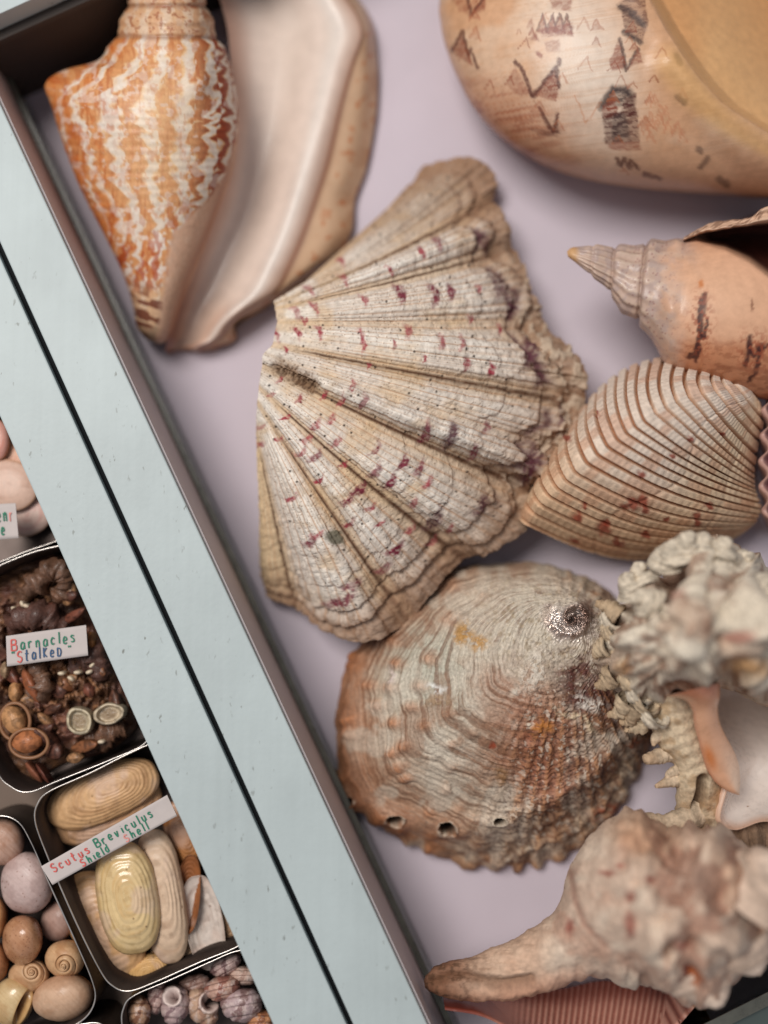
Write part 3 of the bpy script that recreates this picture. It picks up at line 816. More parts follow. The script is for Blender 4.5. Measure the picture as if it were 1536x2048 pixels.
    for k in range(46):
        x = rt.uniform(915, 1330); y = rt.uniform(-10, 345)
        if y > 150 + (x - 900) * .62: continue
        h = rt.uniform(10, 24); w_ = h * rt.uniform(.45, .7); sl = rt.uniform(-3, 5)
        cc = rt.choice([(150, 78, 46), (166, 96, 60), (136, 64, 36)])
        if rt.random() < .55: patch([(x - w_, y), (x + sl, y - h), (x + w_, y)], cc, rt.uniform(.3, .6))
        mark([(x - w_, y), (x + sl, y - h), (x + w_, y + rt.uniform(-3, 6))], rt.uniform(1.1, 1.8), cc, rt.uniform(.4, .75))
    for k in range(16):
        rr = random.Random(k); x = rr.uniform(1272, 1360); y = rr.uniform(200, 290)
        mark([(x, y), (x + 9, y - 26), (x + 18, y)], 1.5, (186, 122, 88), .6)
    mark([(1150,190),(1172,246),(1202,204)], 1.5, (190, 130, 96), .6)
    mark([(1356,195),(1368,204)], 6, BK, .7); mark([(1352,110),(1361,127)], 5, BK, .5); mark([(1402,335),(1415,317)], 5, BK, .7); mark([(1438,358),(1454,369)], 6, BK, .7); mark([(1397,299),(1402,304)], 5, BK, .7)
    C = mix(C, (206, 160, 98), cl * .55 * sstep(-60, -5, dm + 40))
    C = mix(C, (216, 168, 116), sstep(-2, 14, dm) * .95)
    C = mix(C, (198, 136, 80), sstep(40, 260, dm) * .6)
    C = mix(C, (196, 134, 82), sstep(.4, .75, fbm(PX / 150, PY / 190, 2, 47)) * sstep(0, 30, dm) * .5)
    Pm = np.concatenate([P] + lows, 0); Cm = np.concatenate([C] + [C[-1:]] * 4, 0)
    emit("body_whorl", Pm, Cm, M_WAX, t, wv=True)
build_baler()
#SECTION3

# ------------------------------------------------------------------ peach volute with pointed spire (right)
def build_volute():
    t = thing("volute_shell", "peach volute shell with pointed grey spire and brown streaks at right edge", "volute shell", 1400, 620, 0)
    st = [(1134,503,1136,514,5.6,.15),(1142,496,1146,521,5.6,.4),(1160,493,1160,532,5.5,.6),(1190,493,1188,553,5.4,.85),(1226,496,1212,573,5.2,1.05),(1256,494,1232,598,5.1,1.35),
          (1286,489,1246,624,5.0,1.7),(1322,484,1276,640,4.9,2.0),(1352,477,1296,662,4.8,2.4),(1374,476,1318,702,4.7,2.9),(1420,462,1352,742,4.6,3.3),(1480,440,1440,778,4.5,3.7),(1560,420,1540,800,4.4,3.9),(1660,440,1660,800,4.3,3.6),(1780,520,1780,760,4.2,2.4),(1830,600,1830,660,4.1,.8)]
    T, TH, PX, PY, Z = loft_grid(st, 360, 280)
    # mouth: above this line the body falls away into the aperture
    ly = np.interp(PX, [1300, 1372, 1400, 1450, 1500, 1536, 1600, 1900], [400, 470, 486, 500, 525, 552, 600, 760])
    dm = ly - PY
    ap = sstep(-2, 22, dm) * (TH < np.pi) * sstep(1380, 1420, PX)
    Z = Z - ap * (3.8 + 1.2 * sstep(20, 90, dm))
    P = at(PX, PY, Z)
    c = P.mean(1, keepdims=True); N = P - c; N /= np.linalg.norm(N, axis=-1, keepdims=True)
    # coordinate along the axis measured obliquely, so sutures slant like the whorls
    ax = PX + 0.10 * (PY - 500)
    disp = np.zeros_like(Z); sut = np.zeros_like(Z)
    for xc, w, a in ((1186, 3.0, .05), (1229, 3.2, .10), (1290, 3.6, .13), (1372, 9, .015)):
        d = ax - xc + 4 * (fbm(PY / 16, PX / 40, 2, 3) - .5)
        sut = np.maximum(sut, np.exp(-(d / w) ** 2) * (a > .06))
        disp -= a * np.exp(-(d / w) ** 2)
        disp += a * 1.7 * sstep(-2, 8, d) * sstep(44, 8, d)
    rib = np.sin(TH * 17) * sstep(1370, 1290, ax) * sstep(1150, 1180, ax)
    disp += .035 * rib + .05 * (fbm(PX / 20, PY / 20, 3, 5) - .5) * sstep(1420, 1340, PX)
    sh = np.maximum(0, np.cos(TH * 5 - .5)) ** 2 * np.exp(-((ax - 1352) / 16) ** 2)
    disp += .18 * sh
    P = P + N * disp[..., None]
    C = flat(Z.shape, (208, 158, 126))
    C = mix(C, (216, 172, 140), blob(PX, PY, 1440, 590, 120, 70, 20, .1) * .6)
    gs = sstep(1410, 1300, ax + 80 * (fbm(PX / 36, PY / 36, 3, 7) - .5))
    C = mix(C, (188, 164, 150), gs * .9)
    C = mix(C, (204, 182, 164), gs * sstep(.3, .9, np.sin(TH * 17)) * .5)
    C = mix(C, (166, 146, 142), gs * sstep(.45, .65, fbm(PX / 14, PY / 14, 4, 9)) * .6)
    w1, v1 = worley(PX / 9, PY / 9, 5)
    C = mix(C, (140, 92, 92), gs * (1 - sstep(.12, .3, w1)) * (v1 < .45) * sstep(1200, 1290, ax) * .6)
    C = mix(C, (200, 156, 108), sstep(1162, 1148, PX) * .9)
    C = mix(C, (140, 112, 98), sut * .45)
    bt = sstep(668, 700, PY + .0 * PX - 12 * (fbm(PX / 30, PY / 30, 2, 15) - .5)) * sstep(1340, 1380, PX)
    C = mix(C, (186, 120, 82), bt * .75)
    C = mix(C, (150, 92, 62), bt * sstep(.5, .62, fbm(PX / 16, PY / 7, 3, 17)) * .55)
    wx = PX + 8 * (fbm(PX / 9, PY / 9, 2, 23) - .5); wy = PY + 8 * (fbm(PX / 9, PY / 9, 2, 29) - .5)
    DK = (66, 28, 24)
    for pts, w in (([(1408,590),(1402,640),(1404,672)], 5), ([(1400,600),(1396,660),(1408,676),(1416,640)], 3.2), ([(1400,672),(1386,715),(1396,700)], 4), ([(1398,690),(1392,722)], 5),
                   ([(1500,672),(1498,700),(1508,712),(1520,690)], 5), ([(1502,690),(1492,730)], 5), ([(1518,700),(1536,690)], 4), ([(1524,690),(1512,740),(1500,760)], 4), ([(1382,708),(1378,716)], 4)):
        C = mix(C, DK, stroke(wx, wy, pts, w, .3) * .9)
    C = mix(C, (150, 74, 46), np.clip(blob(wx, wy, 1402, 650, 24, 60, 0, .2) + blob(wx, wy, 1508, 705, 34, 40, 0, .2), 0, 1) * sstep(.5, .62, fbm(PX / 6, PY / 6, 3, 33)) * .75)
    C = mix(C, (190, 110, 50), blob(wx, wy, 1402, 568, 6, 7) * .8)
    C = mix(C, (120, 72, 48), blob(wx, wy, 1504, 610, 3, 12, 0) * .7)
    C = mix(C, (150, 90, 62), np.exp(-((PY - (728 + .12 * (PX - 1400))) / 4) ** 2) * sstep(1400, 1450, PX) * .6)
    # the mouth lining is chestnut brown
    C = mix(C, (84, 44, 34), sstep(2, 16, dm) * sstep(1385, 1420, PX))
    emit("body_whorl", P, C, M_WAX, t, wv=True)
    # outer lip: thin sheet rising over the mouth
    a = spline([(1366,482,6.0),(1400,468,6.6),(1450,456,7.1),(1500,448,7.4),(1560,440,7.5),(1660,440,7.2)], 110, False, False)
    b = spline([(1368,476,5.6),(1410,452,6.0),(1456,440,6.4),(1500,434,6.8),(1525,416,7.2),(1570,405,7.2),(1660,410,7.0)], 110, False, False)
    lo = spline([(1372,486,4.6),(1412,470,2.4),(1456,462,1.0),(1500,458,.5),(1560,460,.4),(1660,460,.4)], 110, False, False)
    out = spline([(1370,480,5.0),(1412,456,4.0),(1458,446,3.0),(1500,440,2.0),(1560,424,1.4),(1660,430,1.2)], 110, False, False)
    mid = (a + b) / 2; mid[:, 2] = np.maximum(a[:, 2], b[:, 2]) + .1
    G = spline(np.stack([lo, a, mid, b, out], 0).transpose(1, 0, 2).reshape(110, 5, 3)[0], 5) if False else np.stack([lo, .5 * (lo + a), a, mid, b, out], 1)
    wob = (fbm(np.linspace(0, 9, 110), np.zeros(110), 3, 3) - .5)
    G[:, 2:5, 1] += 8 * wob[:, None]
    P = at(G[..., 0], G[..., 1], G[..., 2])
    # resample smoothly across
    Q = np.stack([spline(P[i], 40, False, False) for i in range(110)], 0)
    u = np.repeat(np.linspace(0, 1, 40)[None], 110, 0)
    C = flat(Q.shape[:2], (208, 172, 146))
    C = mix(C, (84, 44, 34), sstep(.42, .2, u))
    nn = fbm(np.linspace(0, 30, 110)[:, None] + 0 * u, u * 8, 3, 9)
    C = mix(C, (112, 78, 62), sstep(.5, .62, nn) * sstep(.4, .5, u) * .7)
    C = mix(C, (196, 168, 150), sstep(.7, .9, u) * .6)
    emit("outer_lip", Q, C, M_SATIN, t)
build_volute()

# ------------------------------------------------------------------ cockle (right)
def build_cockle():
    t = thing("cockle_shell", "inflated cockle with pale chevron ribs and red-brown flecks at right edge", "cockle shell", 1300, 920, 0)
    nv, nu = 520, 250
    KM = [((1492,776),(1510,800),(1480,764),0),((1470,780),(1518,840),(1462,752),2),((1425,786),(1508,880),(1432,738),4),((1381,795),(1502,927),(1388,727),6),((1328,818),(1500,958),(1330,723),8),((1273,853),(1503,985),(1262,741),10),((1225,887),(1514,1012),(1208,778),18),
          ((1170,929),(1508,1034),(1160,838),34),((1130,962),(1498,1046),(1122,892),48),((1098,992),(1486,1056),(1092,944),58),((1076,1020),(1474,1064),(1070,990),68),((1060,1046),(1464,1070),(1056,1032),74)]
    A = np.array([[*k, *m, *t_, g_] for k, m, t_, g_ in KM], float)
    q = spline(A, nv, False, True)
    K = q[:, 0:2]; M = q[:, 2:4]; T = q[:, 4:6]; sagv = q[:, 6]
    v = np.linspace(0, 1, nv)
    hk = np.interp(v, [0, .15, .4, .7, .9, 1], [5.6, 7.8, 9.0, 8.0, 6.2, 4.2])
    u = np.linspace(0, 1, nu)[:, None]
    # path from the margin M over the keel K to the upper outline T; the lower face sags (curved ribs)
    uk = .66
    f1 = np.clip(u / uk, 0, 1); f2 = np.clip((u - uk) / (1 - uk), 0, 1)
    def path(i):
        return np.where(u <= uk, M[None, :, i] * (1 - f1) + K[None, :, i] * f1, K[None, :, i] * (1 - f2) + T[None, :, i] * f2)
    PX = path(0) - 10 * np.sin(np.pi * f2); PY = path(1) + .72 * sagv[None] * np.sin(np.pi * f1)
    zM = np.interp(v, [0, .3, .6, .8, 1], [4.6, 4.0, 3.4, 2.8, 2.0]); zT = np.interp(v, [0, .3, .7, 1], [4.6, 4.2, 3.4, 3.2])
    e1 = np.sin(f1 * np.pi / 2) ** .9; e2 = 1 - np.cos(f2 * np.pi / 2)
    lowz = np.interp(v, [0, .5, .75, .9, 1], [0, 0, .3, 1.2, 2.0])[None] * np.sin(np.pi * f1)
    Z = -lowz * (u <= uk) + np.where(u <= uk, zM[None] + (hk - zM)[None] * e1, hk[None] + (zT - hk)[None] * e2)
    U_ = np.repeat(u, nv, 1); Vv = np.repeat(v[None], nu, 0)
    # soften the keel: smooth along u
    for _ in range(14):
        for A in (PX, PY, Z):
            A[1:-1] = .25 * A[:-2] + .5 * A[1:-1] + .25 * A[2:]
    P = at(PX, PY, Z); N = up_normals(P)
    nr = 22
    ph = Vv * nr + .18 * np.sin(Vv * 14)
    rr = np.abs(np.sin(np.pi * ph))
    prof = sstep(.12, .6, rr)
    bead = .5 + .5 * np.sin(U_ * 240 + 9 * n2(ph * .5, U_ * 4, 3))
    disp = .23 * prof + .02 * bead * prof
    disp += .03 * (fbm(PX / 26, PY / 26, 3, 5) - .5)
    disp -= .05 * np.exp(-((U_ - .42 - .06 * np.sin(Vv * 9)) / .008) ** 2) + .04 * np.exp(-((U_ - .16) / .008) ** 2)
    P = P + N * disp[..., None]
    C = flat(Z.shape, (218, 192, 162))
    up = sstep(.3, .65, U_ + .2 * (fbm(PX / 60, PY / 60, 2, 7) - .5))
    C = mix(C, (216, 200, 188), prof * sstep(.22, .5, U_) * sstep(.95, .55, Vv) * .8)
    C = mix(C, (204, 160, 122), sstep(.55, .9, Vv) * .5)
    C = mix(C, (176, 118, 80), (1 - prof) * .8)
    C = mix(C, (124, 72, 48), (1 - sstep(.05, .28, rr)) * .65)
    cell = np.floor(ph)
    rs = n2(cell * 7.3 + .5, U_ * 16, 9)
    C = mix(C, (190, 134, 100), prof * sstep(.55, .75, rs) * .45)
    wx = PX + 10 * (fbm(PX / 8, PY / 8, 2, 23) - .5); wy = PY + 10 * (fbm(PX / 8, PY / 8, 2, 29) - .5)
    for x, y, r in ((1140,882,9),(1155,1028,10),(1205,1050,15),(1213,1040,9),(1265,1000,14),(1282,995,11),(1280,945,9),(1248,1008,10),(1290,1012,9),(1390,1025,9),(1392,1040,8),(1415,1008,9),(1356,1075,9),(1235,1078,11),(1150,1075,9),(1290,1060,9),(1200,835,7),(1330,1030,7),(1340,910,6),(1375,880,6),(1440,870,5),(1170,1005,6)):
        C = mix(C, (142, 52, 34), blob(wx, wy, x, y, r, r * .8, 35, .5) * .85)
    C = mix(C, (150, 110, 98), sstep(.10, .0, U_) * sstep(.5, .3, Vv) * .6)
    # close underneath
    r1 = P[0].copy(); r1[:, 2] -= .7; r2 = P[0] * .7 + P[:, :].mean((0, 1)) * .3; r2[:, 2] = np.maximum(P[0][:, 2] - 3.2, .05)
    t1 = P[-1] * .85 + P.mean((0, 1)) * .15; t1[:, 2] = P[-1][:, 2] - 2.2
    t2 = P[-1] * .55 + P.mean((0, 1)) * .45; t2[:, 2] = .05
    P2 = np.concatenate([r2[None], r1[None], P, t1[None], t2[None]], 0); C2 = np.concatenate([C[:1], C[:1], C, C[-1:], C[-1:]], 0)
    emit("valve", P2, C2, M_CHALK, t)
    # opposite valve gaping at the right: purple toothed margin
    yv = np.linspace(780, 1060, 200); tt = np.linspace(0, 1, 200)
    wv_ = np.sin(tt * 2 * np.pi * 5.5)
    us = np.linspace(0, 1, 40)[None]
    x0 = np.interp(yv, [780, 860, 930, 1000, 1060], [1540, 1536, 1532, 1534, 1548])[:, None] + 9 * wv_[:, None] * (1 - us) ** 1.5
    PX = x0 + us * 150; PY = yv[:, None] + us * 6
    Z = 5.6 - 2.2 * np.sin(us * np.pi * .9) + .35 * wv_[:, None] * (1 - us) + .3
    P = at(PX, PY, Z)
    C = flat(P.shape[:2], (138, 84, 86)); C = mix(C, (84, 44, 52), sstep(.1, .5, us + 0 * yv[:, None]) * .8); C = mix(C, (196, 160, 148), sstep(.08, 0, us + 0 * yv[:, None]) * .8)
    lo = P[:, :1].copy(); lo[..., 2] -= .5; lo2 = P[:, :1].copy(); lo2[..., 2] = .05; lo2[..., 0] += 2
    P = np.concatenate([lo2, lo, P], 1); C = np.concatenate([C[:, :1], C[:, :1], C], 1)
    emit("lower_valve", P, C, M_SATIN, t, label="purple toothed margin of the opposite valve")
build_cockle()

# ------------------------------------------------------------------ abalone (lower middle)
def build_abalone():
    t = thing("abalone_shell", "weathered brown and grey abalone shell with a row of holes", "abalone shell", 980, 1480, 0)
    out = [(1000,1126),(1060,1122),(1125,1136),(1185,1163),(1232,1198),(1280,1262),(1306,1340),(1313,1420),(1300,1490),(1268,1572),(1215,1655),(1145,1708),(1065,1735),(985,1740),(905,1724),(838,1694),(765,1656),(730,1634),(694,1606),(680,1556),(673,1490),(671,1425),(688,1352),(720,1290),(770,1228),(830,1178),(895,1142),(950,1130)]
    cen = (1138, 1240)
    NS, NV = 370, 600
    o = spline(out, NV, True)
    # frilled edge all round, strongest below
    tv = np.linspace(0, 1, NV, endpoint=False)
    fr = np.sin(tv * 2 * np.pi * 38 + 1.5 * np.sin(tv * 40))
    fa = 1.8 + 2.4 * np.exp(-((tv - .52) / .12) ** 2)
    dn = o - np.array(cen); dl = np.hypot(dn[:, 0], dn[:, 1])[:, None]
    S, V, PX, PY = dome_grid(cen, o, NS, NV, .9, raw=True)
    push = ((fr * fa * (.25 + 1.3 * fbm(tv * 23, tv * 0 + 4, 2, 6)))[None] + 8 * (fbm(tv * 40, tv * 0, 3, 3) - .5)[None]) * sstep(.84, 1, S)
    PX = PX + (dn / dl)[None, :, 0] * push; PY = PY + (dn / dl)[None, :, 1] * push
    FR = np.repeat((fr)[None], NS, 0); FA = np.repeat((fa / 9)[None], NS, 0)
    Z = .9 + 4.6 * np.clip(1 - S ** 2.3, 0, 1) ** .75
    Z += 1.5 * np.exp(-(((PX - 930) / 210) ** 2 + ((PY - 1440) / 190) ** 2))
    # keel of the hole row
    row = [(640,1575),(688,1598),(740,1625),(790,1640),(895,1657),(1000,1645),(1090,1607),(1180,1550),(1250,1470)]
    rs = spline(row, 160)
    ry = np.interp(PX, rs[:, 0], rs[:, 1])
    below = PY - ry
    keel = np.exp(-(below / 26) ** 2) * sstep(.5, .8, S)
    Z += .55 * keel
    flank = sstep(0, 70, below) * sstep(640, 720, PX)
    Z -= flank * .5
    Z = np.maximum(Z, .35)
    P = at(PX, PY, Z); N = up_normals(P, wv=True)
    # relief: growth lines (iso S), spiral cords (iso V), knobs, wrinkled flank
    gw = S + .05 * (fbm(PX / 60, PY / 60, 4, 7) - .5)
    grow = fbm(gw * 95, V * 40, 4, 9) - .5
    grow2 = np.sin(gw * 2 * np.pi * 52 + 5 * fbm(PX / 50, PY / 50, 2, 12))
    cords = np.sin(V * 2 * np.pi * 46 + 1.5 * np.sin(V * 80) + 1.2 * S)
    kw, kv = worley(PX / 46 + 2 * S, PY / 40, 15)
    knob = np.exp(-(kw / .3) ** 2) * (kv > .35)
    left = sstep(1050, 800, PX)
    tex = fbm(PX / 12, PY / 12, 5, 19) - .5
    right = sstep(980, 1120, PX + .3 * (PY - 1400))
    disp = .10 * grow + .012 * grow2 + .045 * cords * sstep(.2, .6, S) * (.10 + .90 * right) + .27 * knob * (left * .8 + .1) * sstep(.25, .5, S) + .12 * tex * (.5 + right)
    und = fbm(gw * 14, V * 12, 3, 21) - .5
    disp += .14 * und * sstep(.3, .7, S)
    wr = np.sin(below / 6.5 + 4 * fbm(PX / 26, PY / 26, 3, 23)) * flank
    disp += .07 * wr + .07 * FR * FA * sstep(.86, 1, S) * sstep(0, 30, below)
    disp += .22 * (fbm(PX / 22, PY / 13, 4, 27) - .5) * flank
    # small spire whorl
    rr_ = np.hypot(PX - 1140, PY - 1238); ang = np.arctan2(PY - 1238, PX - 1140)
    sp = np.sin(np.log(rr_ + 4) * 6.0 - ang)
    disp += (.10 * sp + .25) * sstep(50, 26, rr_)
    P = P + N * disp[..., None]
    Z0 = P[..., 2].copy()
    # ---- colour
    wx = PX + 26 * (fbm(PX / 40, PY / 40, 4, 31) - .5) * 2; wy = PY + 26 * (fbm(PX / 40, PY / 40, 4, 37) - .5) * 2
    C = flat(S.shape, (184, 146, 116))
    C = mix(C, (196, 182, 164), blob(wx, wy, 890, 1470, 150, 200, -15, .1) * .95)
    C = mix(C, (202, 192, 176), blob(wx, wy, 1080, 1250, 170, 120, 15, .3) * .95)
    C = mix(C, (164, 104, 66), sstep(.74, .96, S + .16 * (fbm(PX / 50, PY / 50, 3, 41) - .5)) * left * .75)
    C = mix(C, (176, 182, 168), blob(wx, wy, 850, 1340, 90, 90, 0, .2) * .65)
    C = mix(C, (168, 84, 48), blob(wx, wy, 1110, 1515, 105, 85, 40, .3) * .92)
    C = mix(C, (150, 84, 56), blob(wx, wy, 1020, 1380, 70, 60, 20, .2) * .45)
    C = mix(C, (150, 128, 110), blob(wx, wy, 1180, 1500, 90, 120, 20, .2) * .6)
    C = mix(C, (88, 44, 42), blob(wx, wy, 1180, 1372, 75, 62, 40, .4) * .95)
    C = mix(C, (60, 40, 38), blob(wx, wy, 1265, 1430, 44, 60, 20, .3) * .9)
    C = mix(C, (192, 174, 152), flank * .9 * sstep(.2, .55, fbm(PX / 40, PY / 40, 3, 43)) * sstep(740, 900, PX))
    C = mix(C, (170, 120, 82), flank * sstep(.92, 1, S) * .8)
    C = mix(C, (128, 84, 62), flank * sstep(820, 700, PX) * .6)
    # orange knobs, growth streaks
    C = mix(C, (192, 118, 68), knob * left * sstep(.3, .6, S) * .7)
    st1 = fbm(gw * 70, V * 8, 3, 47)
    C = mix(C, (112, 76, 54), sstep(.50, .70, st1) * .62 * sstep(.1, .3, S))
    C = mix(C, (214, 202, 186), sstep(.50, .30, st1) * .35 * blob(wx, wy, 880, 1480, 170, 200, 0, .2))
    C = mix(C, (116, 78, 58), sstep(.3, .9, grow2) * .20 * sstep(.2, .4, S))
    C = mix(C, (206, 150, 104), sstep(.2, .9, cords) * right * sstep(.3, .5, S) * .35)
    C = mix(C, (86, 54, 42), sstep(-.5, -.95, cords) * right * sstep(.3, .5, S) * .4)
    pt = fbm(PX / 55, PY / 55, 4, 71)
    C = mix(C, (206, 196, 180), sstep(.52, .66, pt) * .45 * sstep(.05, .2, S)); C = mix(C, (138, 92, 64), sstep(.46, .32, pt) * .45 * sstep(.3, .5, S))
    # peppered mottling at right, chalk flecks, lichen spots
    pep = fbm(PX / 4.2, PY / 4.2, 3, 53)
    C = mix(C, (74, 48, 42), sstep(.56, .66, pep) * (right * .55 + .12))
    C = mix(C, (216, 204, 188), sstep(.64, .70, fbm(PX / 8, PY / 8, 3, 59)) * right * .5)
    pale = blob(wx, wy, 1090, 1250, 130, 90, 10, .3)
    C = mix(C, (204, 192, 174), pale * sstep(.35, .6, fbm(PX / 22, PY / 22, 3, 61)) * .7)
    C = mix(C, (160, 140, 112), pale * sstep(.58, .68, fbm(PX / 9, PY / 9, 3, 67)) * .6)
    for x, y, rx, ry_, a, c in ((928,1265,20,13,0,(176,130,66)),(960,1282,14,10,0,(186,140,80)),(873,1372,14,9,10,(232,230,226)),(790,1352,9,9,0,(214,196,188)),(1060,1443,14,11,-30,(226,214,196)),(1085,1460,20,14,0,(190,124,60)),
                                (1180,1408,26,14,25,(216,206,196)),(1250,1430,14,10,20,(214,204,196)),(1070,1345,17,30,10,(214,204,190)),(1000,1555,12,16,0,(140,104,70)),(1270,1490,16,10,-30,(150,90,60)),(1210,1620,26,10,-40,(160,80,50)),(1040,1385,10,7,0,(224,212,196)),(880,1402,22,14,0,(160,132,104)),(1150,1440,40,8,30,(210,190,160))):
        k = blob(wx + (PX - wx) * .3, wy + (PY - wy) * .3, x, y, rx * 1.1, ry_ * 1.1, a, .3) * sstep(.34, .56, fbm(PX / 7, PY / 7, 3, 77))
        C = mix(C, c, k * .9); P = P + N * (.05 * k)[..., None]
    # nacre spot of the worn spire
    nac = blob(wx, wy, 1130, 1246, 46, 38, 0, .6)
    C = mix(C, (226, 214, 206), nac * .95)
    C = mix(C, (150, 118, 100), sstep(.35, .8, sp) * nac * .6)
    C = mix(C, (96, 66, 54), blob(wx, wy, 1168, 1228, 24, 34, 20, .4) * .85)
    # holes
    met = nac * .8
    for x, y, rx, ry_ in ((895,1657,16,12),(1000,1644,12,7),(789,1640,15,8),(692,1602,14,7)):
        d = np.sqrt(((PX - x) / rx) ** 2 + ((PY - y) / ry_) ** 2) + .5 * (fbm(PX / 9, PY / 9, 2, 79) - .5)
        P[..., 2] += .20 * np.exp(-((d - 1.25) / .28) ** 2)
        C = mix(C, (200, 186, 168), np.exp(-((d - 1.15) / .2) ** 2) * .75 * sstep(.3, .6, fbm(PX / 9, PY / 9, 2, 78)))
        inside = sstep(1.08, .86, d)
        P[..., 2] -= (2.6 if x != 983 else .15) * inside
        C = mix(C, (90, 84, 78) if x != 983 else (150, 70, 44), inside)
    C = mix(C, (140, 62, 38), blob(wx, wy, 981, 1497, 10, 7, 30, .5) * .9)
    ps = np.concatenate([met, met[-1:], met[-1:]], 0)
    P2, C2 = skirt(P, C, .5, .02, .9)
    emit("shell_dome", P2, C2, M_ABALONE, t, wv=True, attr={"Nac": ps})
M_ABALONE = shell_mat("abalone_crust", 0.68, 0.3, 0.05, 0.55, 1100, 0.24, 700)
_nt = M_ABALONE.node_tree; _b = _nt.nodes["Principled BSDF"]
_a = _nt.nodes.new('ShaderNodeAttribute'); _a.attribute_name = "Nac"
_nt.links.new(_a.outputs['Fac'], _b.inputs['Metallic'])
_mm = _nt.nodes.new('ShaderNodeMath'); _mm.operation = 'SUBTRACT'; _mm.inputs[0].default_value = .70
_mv = _nt.nodes.new('ShaderNodeMath'); _mv.operation = 'MULTIPLY'; _mv.inputs[1].default_value = .75
_nt.links.new(_a.outputs['Fac'], _mv.inputs[0]); _nt.links.new(_mv.outputs[0], _mm.inputs[1]); _nt.links.new(_mm.outputs[0], _b.inputs['Roughness'])
build_abalone()
#SECTION4

# ------------------------------------------------------------------ spines shared by the murex and the whelk
def spike(name, parent, pts, rad, col, mat, seed=0, noise=.25, tipcol=None, flat_=1.0, nth=14):
    """curved tapering spine through (px, py, z) points with radii in cm"""
    p = np.array([at(*q) for q in pts])
    G = tube(p, rad, nth, noise, seed, n=max(18, 9 * len(pts)), flat_=flat_)
    n, m = G.shape[:2]
    uu = np.repeat(np.linspace(0, 1, n)[:, None], m, 1); vv = np.repeat(np.arange(m)[None], n, 0)
    C = flat((n, m), col)
    k = fbm(uu * 9 + seed, vv * .6, 3, seed)
    C = mix(C, tuple(np.array(col) * .72), sstep(.45, .7, k) * .6)
    if tipcol: C = mix(C, tipcol, sstep(.5, 1, uu) * .8)
    cap = G[-1:].mean(1, keepdims=True).repeat(m, 1)
    G = np.concatenate([G, cap], 0); C = np.concatenate([C, C[-1:]], 0)
    return emit(name, G, C, mat, parent, wv=True)

